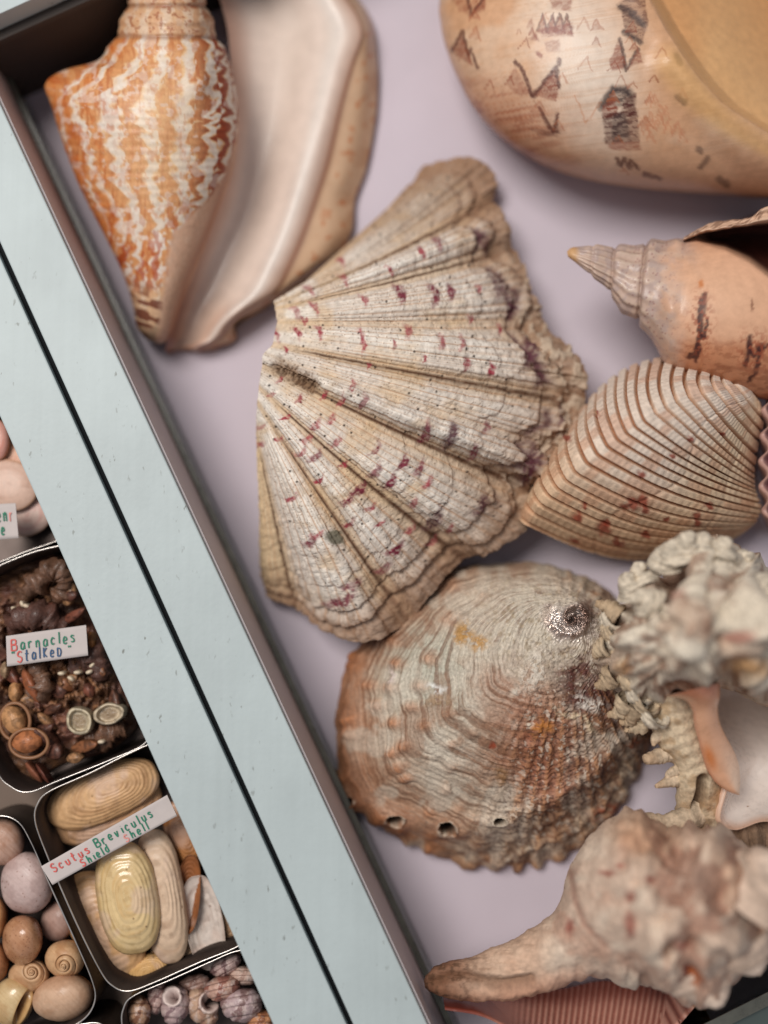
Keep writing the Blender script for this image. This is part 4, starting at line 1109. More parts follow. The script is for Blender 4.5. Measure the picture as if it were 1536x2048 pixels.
# ------------------------------------------------------------------ murex (right, nearest the camera)
def build_murex():
    t = thing("murex_shell", "frilly white murex shell with spines and peach mouth edge, closest at right", "murex shell", 1400, 1400, 0)
    W1 = (214, 200, 180); W2 = (198, 176, 148)
    # body whorl
    out = [(1196,1262),(1212,1222),(1256,1206),(1276,1166),(1330,1142),(1352,1100),(1386,1082),(1424,1100),(1462,1098),(1500,1134),(1560,1150),(1640,1160),(1690,1240),(1680,1340),(1620,1410),(1560,1404),(1500,1378),(1440,1366),(1390,1382),(1335,1402),(1288,1424),(1248,1412),(1222,1370),(1200,1318)]
    cen = (1400, 1260)
    S, V, PX, PY = dome_grid(cen, out, 190, 400)
    Z = 6.2 + 7.2 * np.clip(1 - S ** 1.7, 0, 1) ** .75
    P = at(PX, PY, Z); N = up_normals(P, wv=True)
    # three frilled ridges (varices) + spiral cords + lumps
    wx = PX + 30 * (fbm(PX / 60, PY / 60, 3, 3) - .5); wy = PY + 30 * (fbm(PX / 60, PY / 60, 3, 5) - .5)
    disp = 1.3 * (fbm(PX / 75, PY / 60, 3, 7) - .5) + .28 * (fbm(PX / 26, PY / 26, 3, 9) - .5) + .08 * (fbm(PX / 8, PY / 8, 3, 11) - .5)
    for pts, w, a in (([(1230,1230),(1290,1250),(1310,1330),(1290,1400)], 18, -.35), ([(1420,1110),(1390,1200),(1370,1290),(1400,1370)], 24, .7), ([(1500,1150),(1480,1240),(1500,1330)], 24, .6), ([(1340,1150),(1350,1220),(1330,1300)], 16, -.4)):
        disp += a * stroke(wx, wy, pts, w, 0.0)
    for x, y, r, a in ((1385,1110,24,.9),(1300,1190,22,.5),(1370,1230,26,.5),(1440,1200,30,.7),(1500,1250,34,.9),(1420,1300,28,.7),(1340,1330,30,.35),(1270,1310,40,.3),(1470,1140,26,.6),(1375,1320,16,-.5),(1360,1260,14,-.6),(1445,1280,14,-.7)):
        disp += a * np.exp(-(((PX - x) / r) ** 2 + ((PY - y) / r) ** 2))
    disp += .10 * np.sin((PY + .5 * PX) / 4.5 + 4 * fbm(PX / 50, PY / 50, 2, 13)) * .6
    P = P + N * disp[..., None]
    C = flat(S.shape, W1)
    C = mix(C, (222, 210, 192), sstep(.45, .7, fbm(PX / 40, PY / 40, 3, 15)) * .7)
    C = mix(C, (184, 152, 130), sstep(.52, .75, fbm(PX / 50, PY / 50, 3, 17)) * .6)
    C = mix(C, (138, 98, 78), sstep(.54, .70, fbm(PX / 22, PY / 22, 4, 19)) * .65)
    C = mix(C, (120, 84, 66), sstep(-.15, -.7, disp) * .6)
    C = mix(C, (170, 96, 80), blob(wx, wy, 1372, 1218, 14, 16) * .7 + blob(wx, wy, 1460, 1272, 14, 12) * .7)
    C = mix(C, (202, 156, 104), blob(wx, wy, 1490, 1325, 34, 16, 0, .2) * .7 + blob(wx, wy, 1240, 1335, 14, 20, 0, .2) * .5)
    C = mix(C, (206, 150, 122), blob(wx, wy, 1400, 1385, 50, 26, 0, .2) * .7)
    lows = []; rim = P[-1]; c = rim.mean(0)
    for f, zz in ((1.0, 5.2), (.92, 3.6), (.75, 2.0), (.4, .6)):
        q = rim.copy(); q[:, :2] = c[:2] + (rim[:, :2] - c[:2]) * f; q[:, 2] = zz + .3 * (rim[:, 2] - 6.4); lows.append(q[None])
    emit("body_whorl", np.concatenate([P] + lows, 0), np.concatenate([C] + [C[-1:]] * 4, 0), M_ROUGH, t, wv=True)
    # siphonal canal running down the picture
    st = [(1290,1392,1400,1392,6.4,1.6),(1298,1430,1412,1440,6.2,1.6),(1318,1490,1425,1490,6.0,1.5),(1345,1530,1440,1540,5.8,1.3),(1352,1580,1450,1590,5.5,1.2),(1350,1630,1462,1640,5.1,1.1),(1372,1668,1468,1680,4.6,1.0),(1400,1700,1462,1712,4.2,.6)]
    T, TH, PX, PY, Z = loft_grid(st, 150, 130)
    P = at(PX, PY, Z); c = P.mean(1, keepdims=True); N = P - c; N /= np.linalg.norm(N, axis=-1, keepdims=True)
    P = P + N * (.22 * (fbm(PX / 34, PY / 34, 4, 23) - .5) + .03 * np.sin(PY / 4 + PX / 9))[..., None]
    # open slot along the right of the canal
    sl = stroke(PX + 6 * (fbm(PX / 20, PY / 20, 2, 3) - .5), PY, [(1408, 1560), (1400, 1600), (1388, 1640)], 9, .4) * (TH < np.pi)
    P[..., 2] -= .9 * sl
    C = flat(T.shape, (210, 190, 162))
    C = mix(C, (176, 146, 112), sstep(.5, .7, fbm(PX / 24, PY / 24, 4, 25)) * .7)
    C = mix(C, (150, 116, 84), sstep(1540, 1620, PY + .5 * (PX - 1400)) * sstep(.35, .6, fbm(PX / 30, PY / 30, 3, 27)) * .6)
    C = mix(C, (96, 66, 46), sl * .6)
    emit("siphonal_canal", P, C, M_ROUGH, t, wv=True)
    # aperture: white porcelain bowl at the right
    out = [(1396,1380),(1430,1330),(1490,1322),(1540,1340),(1620,1390),(1670,1500),(1640,1600),(1570,1640),(1520,1644),(1470,1660),(1440,1640),(1456,1560),(1440,1500),(1412,1450)]
    S, V, PX, PY = dome_grid((1530, 1500), out, 80, 220)
    Z = 4.2 + 2.6 * S ** 2.4 * sstep(1380, 1480, PY) - 3.3 * sstep(1540, 1390, PY) * (1 - S ** 10)
    P = at(PX, PY, Z)
    C = flat(S.shape, (222, 210, 202)); C = mix(C, (204, 150, 112), sstep(.86, 1, S) * .7)
    lo = P[-1:].copy(); lo[..., 2] -= 1.4; lo2 = lo.copy(); lo2[..., 2] = 1.0; lo2[..., :2] = lo2[..., :2].mean((0, 1)) + (lo2[..., :2] - lo2[..., :2].mean((0, 1))) * .8
    P = np.concatenate([P, lo, lo2], 0); C = np.concatenate([C, C[-1:], mix(C[-1:], W2, np.ones((1, 220)))], 0)
    emit("aperture", P, C, M_GLOSS, t, wv=True)
    # columella: peach tongue
    st = [(1330,1392,1440,1366,9.4,.9),(1368,1400,1440,1394,9.0,.8),(1384,1420,1436,1416,8.6,.6),(1388,1450,1440,1444,8.2,.55),(1396,1480,1450,1468,7.8,.5),(1404,1510,1464,1494,7.5,.45),(1414,1540,1477,1524,7.2,.4),(1432,1566,1481,1556,7.0,.35),(1458,1584,1480,1580,6.9,.25),(1476,1590,1480,1590,6.8,.08)]
    T, TH, PX, PY, Z = loft_grid(st, 120, 80)
    P = at(PX, PY, Z)
    C = flat(T.shape, (214, 164, 132)); C = mix(C, (222, 194, 172), sstep(.4, .9, T) * sstep(-.2, .6, np.cos(TH)) * .9)
    C = mix(C, (186, 106, 74), sstep(.25, .0, T) * .7 + sstep(-.7, -1, np.cos(TH)) * .5 * sstep(.0, .2, T))
    C = mix(C, (200, 116, 58), blob(PX, PY, 1420, 1515, 9, 24, -20, .2) * .8)
    emit("columella", P, C, M_GLOSS, t, wv=True)
    # outer rim of the lower aperture: rough brown crust
    for i, (pts, r) in enumerate((([(1455,1672,4.6),(1478,1668,5.0),(1512,1662,5.0),(1560,1660,4.8)], [.9,1.1,1.0,.9]), ([(1468,1690,4.2),(1500,1692,4.2),(1530,1680,4.4)], [.6,.7,.5]))):
        spike("crust_ridge", t, pts, r, (150, 122, 100), M_ROUGH, 40 + i, .5)
    # spines: left fringe, canal spines, upper fronds
    rng = random.Random(11)
    fr = [((1240,1232,8.2),(1214,1214,8.0),(1182,1203,7.8)), ((1222,1290,7.8),(1200,1300,7.4),(1186,1322,7.0)), ((1232,1346,7.6),(1210,1366,7.2),(1182,1374,7.0)),
          ((1256,1396,7.4),(1240,1424,6.9),(1206,1434,6.6)), ((1276,1410,7.4),(1258,1440,6.8),(1232,1446,6.6)), ((1300,1414,7.2),(1286,1446,6.8),(1250,1462,6.4),(1236,1458,6.4))]
    for i, q in enumerate(fr):
        k = len(q)
        spike("spine", t, [q[0], q[1]] + [tuple(np.array(q[1]) + (np.array(p) - np.array(q[1])) * .72) for p in q[2:]], list(np.linspace(rng.uniform(.45, .6), .13, k)), W2 if i % 2 else (186, 162, 134), M_ROUGH, 50 + i, .4, (178, 150, 120))
    for i in range(9):     # crusty scallops between the spines
        f = i / 8; x = 1214 + 80 * f ** 1.6 + rng.uniform(-4, 4); y = 1240 + 190 * f + rng.uniform(-6, 6)
        spike("frill", t, [(x + 22, y - 6, 8.0), (x + 6, y + 2, 7.6), (x - rng.uniform(4, 12), y + rng.uniform(2, 10), 7.2)], [.6, .5, .12], W2 if i % 2 else W1, M_ROUGH, 300 + i, .4)
    for i, (q, r) in enumerate((([(1340,1504,6.2),(1318,1512,6.4),(1292,1519,6.8)], [.46,.36,.24]), ([(1356,1556,6.0),(1336,1564,6.2),(1312,1573,6.6)], [.46,.26,.09]), ([(1356,1540,6.2),(1340,1548,6.2),(1330,1566,6.2)], [.3,.2,.06]),
                              ([(1392,1626,5.6),(1366,1640,6.0),(1330,1648,6.2),(1296,1640,6.4),(1276,1646,6.4)], [.6,.55,.42,.34,.22]), ([(1330,1460,6.6),(1312,1476,6.8),(1306,1492,6.9)], [.4,.25,.07]))):
        spike("spine", t, q, r, (208, 186, 160), M_ROUGH, 70 + i, .15, (190, 160, 130))
    tops = [((1270,1180,9.0),(1258,1160,9.2),(1262,1146,9.4)), ((1330,1130,9.5),(1330,1106,9.8),(1336,1088,10.0)), ((1372,1100,10.0),(1376,1080,10.4),(1388,1066,10.6)), ((1440,1104,10.0),(1450,1088,10.2),(1462,1080,10.4)), ((1290,1165,9.0),(1280,1140,9.0),(1290,1128,9.2)),
            ((1404,1096,10),(1410,1080,10.2),(1418,1074,10.4)), ((1350,1114,10),(1346,1096,10.2),(1352,1080,10.4)), ((1480,1130,9),(1492,1118,9.2),(1500,1124,9.4)), ((1520,1180,11),(1545,1190,11.6),(1560,1180,12)), ((1490,1270,12.2),(1520,1264,12.8),(1540,1268,13)), ((1300,1208,10.4),(1282,1196,10.6),(1262,1200,10.8))]
    for i, q in enumerate(tops):
        spike("spine", t, q, [.8, .45, .14], W1, M_ROUGH, 90 + i, .25)
    for i in range(7):      # thin frond teeth at the upper right
        x = 1468 + i * 6.5; y = 1118 + i * 4 + rng.uniform(-3, 3)
        spike("frond_tooth", t, [(x, y + 14, 6.6), (x + 2, y + 2, 6.8), (x + 4 + rng.uniform(-2, 3), y - 8, 7.0)], [.10, .09, .05], (222, 200, 168), M_ROUGH, 120 + i, .2, nth=8)
build_murex()

# ------------------------------------------------------------------ knobbed whelk (lower right)
def build_whelk():
    t = thing("whelk_shell", "knobbly pinkish whelk with long canal and ribbed pink mouth at bottom right", "whelk shell", 1250, 1900, 0)
    st = [(848,1962,850,1974,4.6,.15),(856,1945,862,1982,4.7,.5),(884,1924,886,1990,4.8,.85),(950,1906,950,1996,5.0,1.1),(1040,1868,1040,1992,5.4,1.5),(1098,1832,1110,1976,5.8,1.9),(1122,1792,1160,1962,6.2,2.4),(1134,1742,1216,1962,6.6,3.0),
          (1160,1694,1280,1970,7.0,3.8),(1206,1652,1330,1986,7.4,4.5),(1258,1630,1376,2000,7.6,5.0),(1320,1650,1420,2006,7.8,5.2),(1390,1672,1460,1992,7.9,4.8),(1450,1690,1496,1958,7.9,4.0),(1510,1704,1540,1930,7.9,3.2),(1580,1720,1590,1900,7.8,2.3),(1650,1750,1655,1860,7.6,1.3),(1690,1790,1690,1820,7.5,.3)]
    T, TH, PX, PY, Z = loft_grid(st, 330, 300)
    P = at(PX, PY, Z); c = P.mean(1, keepdims=True); N = P - c; N /= np.linalg.norm(N, axis=-1, keepdims=True)
    q = PX + .28 * (PY - 1800)
    body = sstep(1180, 1330, PX)
    lum = fbm(PX / 46, PY / 40, 3, 4)
    disp = .5 * (fbm(PX / 90, PY / 90, 3, 3) - .5) + 1.5 * (lum - .5) * body + .14 * (fbm(PX / 14, PY / 14, 4, 5) - .5)
    disp += .045 * np.sin(q / 5.5 + 3 * fbm(PX / 70, PY / 70, 2, 7)) * sstep(1000, 1150, PX)
    # shoulder knobs and furrows
    for x, y, r, a in ((1305,1885,30,.9),(1435,1715,48,1.6),(1385,1760,26,.5),(1350,1860,20,.8),(1430,1860,36,.7),(1480,1760,30,.8),(1290,1650,30,.5),(1400,1920,26,.8),(1480,1880,30,.9),(1330,1930,20,.5),(1250,1690,26,.3),
                       (1350,1790,26,-.35),(1340,1895,13,-.7),(1390,1890,15,-.7),(1440,1800,22,-.5),(1390,1950,14,-.6),(1300,1820,30,.25),(1500,1830,24,-.5)):
        disp += a * np.exp(-(((PX - x) / r) ** 2 + ((PY - y) / r) ** 2)) * (TH < np.pi)
    # outer lip edge running along the lower side
    disp += .25 * np.exp(-((PY - np.interp(PX, [880, 1000, 1100, 1180, 1260, 1330], [1945, 1955, 1915, 1880, 1915, 1960])) / 7) ** 2) * 0
    slot = stroke(PX + 5 * (fbm(PX / 15, PY / 15, 2, 8) - .5), PY, [(866, 1962), (900, 1950), (935, 1948), (965, 1960), (1010, 1966), (1060, 1958)], 9, .1)
    disp -= .32 * slot
    disp += .22 * stroke(PX, PY, [(880, 1978), (950, 1982), (1040, 1978), (1110, 1960), (1180, 1944)], 10, .0)
    disp += .16 * (fbm(PX / 34, PY / 12, 3, 9) - .5) * sstep(1180, 1080, PX)
    sut = stroke(PX, PY, [(1140, 1740), (1150, 1800), (1170, 1850), (1210, 1890)], 6, .2)
    disp -= .10 * sut
    P = P + N * disp[..., None]
    C = flat(T.shape, (204, 178, 158))
    C = mix(C, (218, 198, 178), sstep(.45, .7, fbm(PX / 70, PY / 50, 3, 11)) * .8)
    C = mix(C, (184, 140, 118), sstep(.5, .75, fbm(PX / 60, PY / 60, 3, 13)) * .6)
    C = mix(C, (190, 142, 106), blob(PX, PY, 1290, 1680, 70, 40, 20, .2) * .6 + blob(PX, PY, 1470, 1760, 60, 50, 0, .2) * .4)
    C = mix(C, (150, 108, 90), sstep(.46, .32, lum) * body * .7)
    wx = PX + 14 * (fbm(PX / 14, PY / 14, 3, 15) - .5); wy = PY + 14 * (fbm(PX / 14, PY / 14, 3, 17) - .5)
    for x, y, rx, ry in ((1262,1792,11,12),(1258,1848,12,24),(1215,1745,18,5),(1140,1855,10,16),(1362,1892,18,9),(1386,1950,22,14),(1300,1760,10,6),(1240,1730,9,5)):
        C = mix(C, (140, 62, 48), blob(wx, wy, x, y, rx, ry, 0, .3) * .75)
    C = mix(C, (186, 104, 56), blob(wx, wy, 1392, 1960, 14, 12, 0, .3) * .8)
    # fine specks near the edge of the body whorl
    w1, v1 = worley(PX / 8, PY / 8, 21)
    ed = sstep(.55, .95, np.abs(np.cos(TH)))
    C = mix(C, (110, 74, 60), (1 - sstep(.1, .24, w1)) * (v1 < .35) * ed * .7)
    C = mix(C, (150, 108, 92), sut * .6)
    # canal: tan, browned tip
    C = mix(C, (202, 166, 140), sstep(1130, 1060, PX) * .7)
    C = mix(C, (176, 116, 88), sstep(.0, -.9, np.cos(TH)) * 0 + sstep(.3, .95, np.cos(TH)) * sstep(1250, 1120, PX) * .7)
    tipm = sstep(1010, 900, PX + 50 * (fbm(PX / 22, PY / 22, 3, 23) - .5) + .5 * np.abs(PY - 1945))
    C = mix(C, (122, 82, 60), tipm * .9)
    C = mix(C, (84, 60, 44), tipm * sstep(.5, .65, fbm(PX / 8, PY / 8, 3, 25)) * .7)
    C = mix(C, (104, 70, 48), slot * .6)
    emit("body_whorl", P, C, M_CHALK, t, wv=True)
    # spines on the shoulder
    for i, (pts, r) in enumerate((([(1400,1940,9.0),(1424,1984,9.4),(1438,2014,9.8)], [1.9,1.0,.2]), ([(1476,1880,10.0),(1504,1924,10.2),(1518,1946,10.4)], [1.6,.9,.25]), ([(1500,1780,10.6),(1540,1740,11.2),(1562,1720,11.6)], [1.9,1.1,.3]))):
        spike("knob", t, pts, r, (212, 186, 166), M_CHALK, 140 + i, .14, (222, 200, 182))
    # mouth: pink ribbed inner lip below the canal
    a = spline([(884,1976),(960,1980),(1050,1980),(1130,1976),(1200,1962),(1280,1968),(1340,1985),(1400,1996)], 260)
    b = spline([(890,2020),(960,2032),(1020,2060),(1100,2100),(1200,2130),(1300,2110),(1350,2060),(1402,2000)], 260)
    us = np.linspace(0, 1, 90)[None]
    PX = a[:, :1] + (b[:, :1] - a[:, :1]) * us; PY = a[:, 1:] + (b[:, 1:] - a[:, 1:]) * us
    Tt = np.repeat(np.linspace(0, 1, 260)[:, None], 90, 1); Uu = np.repeat(us, 260, 0)
    Z = 2.0 + 3.6 * Uu ** .9 - .6 * np.sin(np.pi * Uu) * np.sin(np.pi * np.clip(Tt, 0, 1))
    rib = np.sin((PX * .97 + PY * .12 + .0004 * (PX - 1150) * (PY - 2000)) / 11.5 * 2 * np.pi)
    ribm = sstep(.22, .4, Tt) * sstep(1.0, .93, Tt)
    Z = Z + .08 * rib * ribm + .05 * (fbm(PX / 20, PY / 20, 3, 3) - .5)
    P = at(PX, PY, Z)
    C = flat(Z.shape, (170, 116, 100))
    C = mix(C, (186, 140, 124), sstep(-.2, .8, rib) * ribm * .8)
    C = mix(C, (118, 66, 56), sstep(-.2, -1, rib) * ribm * .85)
    C = mix(C, (150, 68, 50), sstep(.22, .06, Tt) * .8)
    C = mix(C, (196, 156, 100), sstep(.95, .99, Tt) * .8)
    C = mix(C, (112, 50, 40), sstep(.35, .1, Uu) * .7 + sstep(.22, .04, Tt) * .85 * (1 - sstep(.35, .1, Uu)))  # shade below the canal painted as dark red; the left tip is dark red itself
    lo = P[:, -1:].copy(); lo[..., 2] -= .5; lo2 = P[:, 45:46].copy(); lo2[..., 2] = .1
    P = np.concatenate([P, lo, lo2], 1); C = np.concatenate([C, C[:, -1:], C[:, -1:]], 1)
    emit("aperture_lip", P, C, M_SATIN, t)
build_whelk()
#SECTION5

# ------------------------------------------------------------------ specimen tins (left case)
TIN_TOP, TIN_BOT = 5.2, 2.42
def build_tin(label, outline, fill=(86, 74, 68), ztop=TIN_TOP):
    o = np.array(outline, float)
    c = o.mean(0)
    t = thing("specimen_tin", label, "tin", c[0], c[1], TIN_BOT, "small tins in the specimen case")
    q = spline(outline, 220, True)
    top = at(q[:, 0], q[:, 1], ztop)
    cen = top.mean(0)
    d = top[:, :2] - cen[:2]; d /= np.linalg.norm(d, axis=1, keepdims=True)
    rows = []
    for off, z in ((0.0, ztop), (-.05, ztop - .02), (-.06, TIN_BOT + .35), (-.14, TIN_BOT + .15), (-.35, TIN_BOT + .08)):
        r = top.copy(); r[:, :2] += d * off; r[:, 2] = z; rows.append(r)
    r = top.copy(); r[:, :2] = cen[:2]; r[:, 2] = TIN_BOT + .08; rows.append(r)
    outer = []
    for off, z in ((-.25, TIN_BOT + .01), (-.02, TIN_BOT + .1), (.0, ztop - .01)):
        r = top.copy(); r[:, :2] += d * off; r[:, 2] = z; outer.append(r)
    P = np.array(outer + rows)
    emit("tin_wall", P, flat(P.shape[:2], fill), M_TIN, t, wv=True)
    th = np.linspace(0, 2 * np.pi, 8, endpoint=False)
    R = .042
    G = top[:, None] + R * (np.concatenate([d, np.zeros((220, 1))], 1)[:, None] * np.cos(th)[None, :, None] + np.array([0, 0, 1.0])[None, None] * np.sin(th)[None, :, None])
    emit("rolled_rim", G, flat(G.shape[:2], (200, 190, 184)), M_RIM, t, wu=True, wv=True)
    return t

build_tin("dark tin of stalked barnacles with a handwritten card", [(-140,1190),(-60,1160),(20,1122),(90,1098),(150,1092),(180,1130),(230,1240),(280,1370),(302,1440),(290,1486),(220,1520),(120,1560),(58,1584),(20,1572),(-10,1535),(-80,1380)])
build_tin("tin of pale oval limpet shells with a long handwritten card", [(70,1640),(76,1606),(100,1582),(180,1546),(260,1506),(330,1478),(366,1492),(400,1560),(450,1680),(500,1800),(512,1856),(480,1890),(400,1924),(310,1964),(258,1982),(226,1972),(200,1940),(150,1840),(90,1700)])
build_tin("tin crowded with round tan moon snails", [(-150,1690),(-60,1650),(-5,1632),(34,1642),(60,1680),(100,1770),(150,1880),(184,1960),(190,2000),(170,2036),(120,2064),(20,2110),(-60,2140),(-150,1900)])
build_tin("tin of small striped brown topshells at the bottom edge", [(246,2060),(248,2014),(270,1990),(340,1960),(420,1924),(470,1903),(510,1902),(540,1940),(600,2070),(620,2160),(500,2240),(330,2280),(280,2180)])
build_tin("tin with pink shells and a torn card at the left edge", [(-200,900),(-60,840),(30,812),(70,850),(110,960),(140,1050),(120,1078),(40,1108),(-60,1150),(-140,1180)], (170, 146, 128), 4.6)
build_tin("tin whose rim just shows at the bottom left corner", [(60,2110),(110,2066),(165,2048),(205,2050),(228,2090),(260,2170),(220,2240),(120,2280)])

# ---- generic small shells
def oval(px, py, rx, ry, ang, n=90, sq=2.0, wob=.02, seed=0, egg=0.0):
    th = np.linspace(0, 2 * np.pi, n, endpoint=False)
    c = np.sign(np.cos(th)) * np.abs(np.cos(th)) ** (2 / sq); s = np.sign(np.sin(th)) * np.abs(np.sin(th)) ** (2 / sq)
    k = 1 + wob * (fbm(th * 1.3 + seed, th * 0 + seed, 3, seed) - .5) * 2
    k[-8:] = k[-8:] * np.linspace(1, 0, 8) + k[0] * np.linspace(0, 1, 8)
    x = rx * c * k * (1 + egg * s); y = ry * s * k
    a = math.radians(ang)
    return np.stack([px + x * math.cos(a) - y * math.sin(a), py + x * math.sin(a) + y * math.cos(a)], 1)

def small_dome(name, label, cat, px, py, rx, ry, ang, z0, h, colfun, mat, group, ns=60, nv=150, sq=2.0, prof=2.2, relief=None, seed=0, wob=.03, center=None, egg=0.0, roundness=.5, full=True, parts=None):
    t = thing(name, label, cat, px, py, z0, group)
    out = oval(px, py, rx, ry, ang, nv, sq, wob, seed, egg)
    S, V, PX, PY = dome_grid(center or (px, py), out, ns, nv, .9, raw=True)
    Z = z0 + h * np.clip(1 - S ** prof, 0, 1) ** roundness
    P = at(PX, PY, Z); N = up_normals(P, wv=True)
    if relief is not None: P = P + N * relief(S, V, PX, PY)[..., None]
    C = colfun(S, V, PX, PY)
    if full:   # rounded underside
        rim = P[-1]; c = rim.mean(0); lows = []
        for f in (.35, .7, .95):
            q = rim.copy(); q[:, :2] = c[:2] + (rim[:, :2] - c[:2]) * math.sqrt(1 - f * f); q[:, 2] = rim[:, 2] - f * h * .7; lows.append(q[None])
        P = np.concatenate([P] + lows, 0); C = np.concatenate([C] + [C[-1:]] * 3, 0)
    else:
        P, C = skirt(P, C, .16, TIN_BOT + .1, .93)
    emit("shell_body", P, C, mat, t, wv=True)
    return t

# limpets ("shield shells"): concentric growth rings
def limpet(label, px, py, rx, ry, ang, z0, h, c1, c2, seed, rings=9.0, gloss=False, inside=False, ctr=None):
    def col(S, V, PX, PY):
        C = flat(S.shape, c1)
        g = S + .05 * (fbm(PX / 30, PY / 30, 3, seed) - .5)
        rg = fbm(g * rings * 1.6, V * 3 + seed, 3, seed + 1)
        C = mix(C, c2, sstep(.5, .8, rg) * .42)
        C = mix(C, tuple(np.minimum(np.array(c1) * 1.1, 250)), sstep(.5, .3, rg) * .4)
        C = mix(C, (214, 184, 168), sstep(.5, .7, fbm(PX / 40, PY / 60, 3, seed + 8)) * .45)
        C = mix(C, tuple(np.array(c2) * .8), sstep(.6, .72, fbm(PX / 18, PY / 18, 3, seed + 2)) * .3)
        C = mix(C, tuple(np.array(c2) * .82), sstep(.93, 1, S) * .5)
        w1, v1 = worley(PX / 16, PY / 16, seed)
        C = mix(C, (112, 76, 48), (1 - sstep(.08, .18, w1)) * (v1 < .05) * .7)
        return C
    def rel(S, V, PX, PY):
        g = S + .05 * (fbm(PX / 30, PY / 30, 3, seed) - .5)
        return .012 * np.sin(g * rings * 2 * np.pi) * sstep(.1, .3, S) * (.4 + fbm(PX / 26, PY / 26, 2, seed)) + .05 * (fbm(PX / 24, PY / 24, 3, seed + 4) - .5)
    hh = -h if inside else h
    return small_dome("limpet_shell", label, "limpet", px, py, rx, ry, ang, z0 + (h if inside else 0), hh, col, M_GLOSS if gloss else M_SATIN, "pale limpets in the tin", 60, 140, 2.5, 2.6, rel, seed, .02, ctr, 0, .8, False)

limpet("mottled brown limpet showing last beside the rail, lowest in the tin", 452, 1846, 26, 70, -20, 2.8, .5, (176, 140, 108), (130, 96, 70), 20)
limpet("brown limpet lying lowest under the far end of the long card", 368, 1672, 34, 72, -20, 2.9, .5, (172, 116, 70), (132, 82, 48), 21)
limpet("shaded cream limpet filling the gap at the lower wall of the tin", 360, 1898, 62, 34, -20, 2.8, .5, (196, 164, 132), (160, 124, 92), 30)
limpet("tan limpet edge showing just below the ringed limpet", 214, 1620, 114, 54, -24, 3.0, .6, (198, 154, 116), (164, 116, 80), 22)
limpet("wide tan limpet with many growth rings at the top of the tin", 206, 1588, 118, 55, -24, 3.7, .7, (208, 166, 122), (166, 118, 78), 23, 11, ctr=(225, 1570))
limpet("broad orange tan limpet lying along the left wall of the tin", 206, 1852, 66, 116, -28, 3.3, .6, (204, 160, 114), (172, 124, 78), 24)
limpet("small orange limpet at the bottom corner of the tin", 292, 1944, 54, 34, -18, 3.1, .5, (210, 166, 108), (186, 136, 78), 25)
limpet("dark brown hollow limpet between the two pale limpets", 376, 1790, 24, 80, 4, 3.2, .5, (146, 90, 52), (112, 66, 38), 26, inside=True)
limpet("grey-white limpet turned hollow side up beside the rail", 408, 1846, 38, 96, -10, 3.2, .5, (206, 192, 182), (188, 164, 150), 27, 4, inside=True)
limpet("tall pinkish cream limpet tucked under the yellow limpet", 324, 1792, 46, 136, -9, 3.7, .6, (208, 180, 154), (182, 142, 112), 28, 6)
limpet("glossy yellow cream limpet lying on top with pale rings", 256, 1796, 62, 114, -9, 4.3, .8, (212, 184, 136), (200, 156, 94), 29, 8, True)

# moon snails
def snail(label, px, py, rx, ry, ang, z0, h, c1, c2, seed, apex=None, mat=None, egg=0.0, wound=3.0, speck=0.0, mouth=None):
    ap = apex
    def spiral(PX, PY):
        r = np.hypot(PX - ap[0], PY - ap[1]) / max(rx, ry); th = np.arctan2(PY - ap[1], PX - ap[0])
        f = np.log(r * 14 + .25) / math.log(2.05) - th / (2 * np.pi)
        fr = f - np.floor(f)
        return fr, r
    def col(S, V, PX, PY):
        C = flat(S.shape, c1)
        C = mix(C, c2, sstep(.4, .7, fbm(PX / 24, PY / 24, 3, seed)) * .6)
        C = mix(C, c2, sstep(.5, .7, fbm((PX + PY) / 60, (PX - PY) / 5, 3, seed + 1)) * .3)
        if ap:
            fr, r = spiral(PX, PY)
            C = mix(C, tuple(np.array(c2) * .66), np.exp(-(np.minimum(fr, 1 - fr) / .07) ** 2) * sstep(.72, .5, r) * .8)
            C = mix(C, tuple(np.array(c1) * .95 + 8), sstep(.3, .1, r) * .5)
        if speck:
            w1, v1 = worley(PX / 7, PY / 7, seed)
            C = mix(C, (120, 72, 46), (1 - sstep(.1, .3, w1)) * (v1 < speck) * .55)
        if mouth:
            k = blob(PX, PY, *mouth, .7); C = mix(C, (120, 60, 48), k * .9)
            k2 = blob(PX, PY, mouth[0], mouth[1], mouth[2] * 1.5, mouth[3] * 1.2, mouth[4], .7) * (1 - k); C = mix(C, (198, 152, 92), k2 * .7)
        return C
    def rel(S, V, PX, PY):
        d = .03 * (fbm(PX / 20, PY / 20, 3, seed + 5) - .5)
        if ap:
            fr, r = spiral(PX, PY)
            d = d - .10 * np.exp(-(np.minimum(fr, 1 - fr) / .06) ** 2) * sstep(.75, .45, r) + .08 * np.sin(np.pi * fr) * sstep(.6, .3, r) + .12 * sstep(.25, 0, r)
        if mouth: d = d - .7 * blob(PX, PY, *mouth, .7)
        return d
    return small_dome("moon_snail", label, "snail shell", px, py, rx, ry, ang, z0, h, col, mat or M_SATIN, "round snails in the tin", 60, 116, 2.05, 2.0, rel, seed, .025, None, egg)

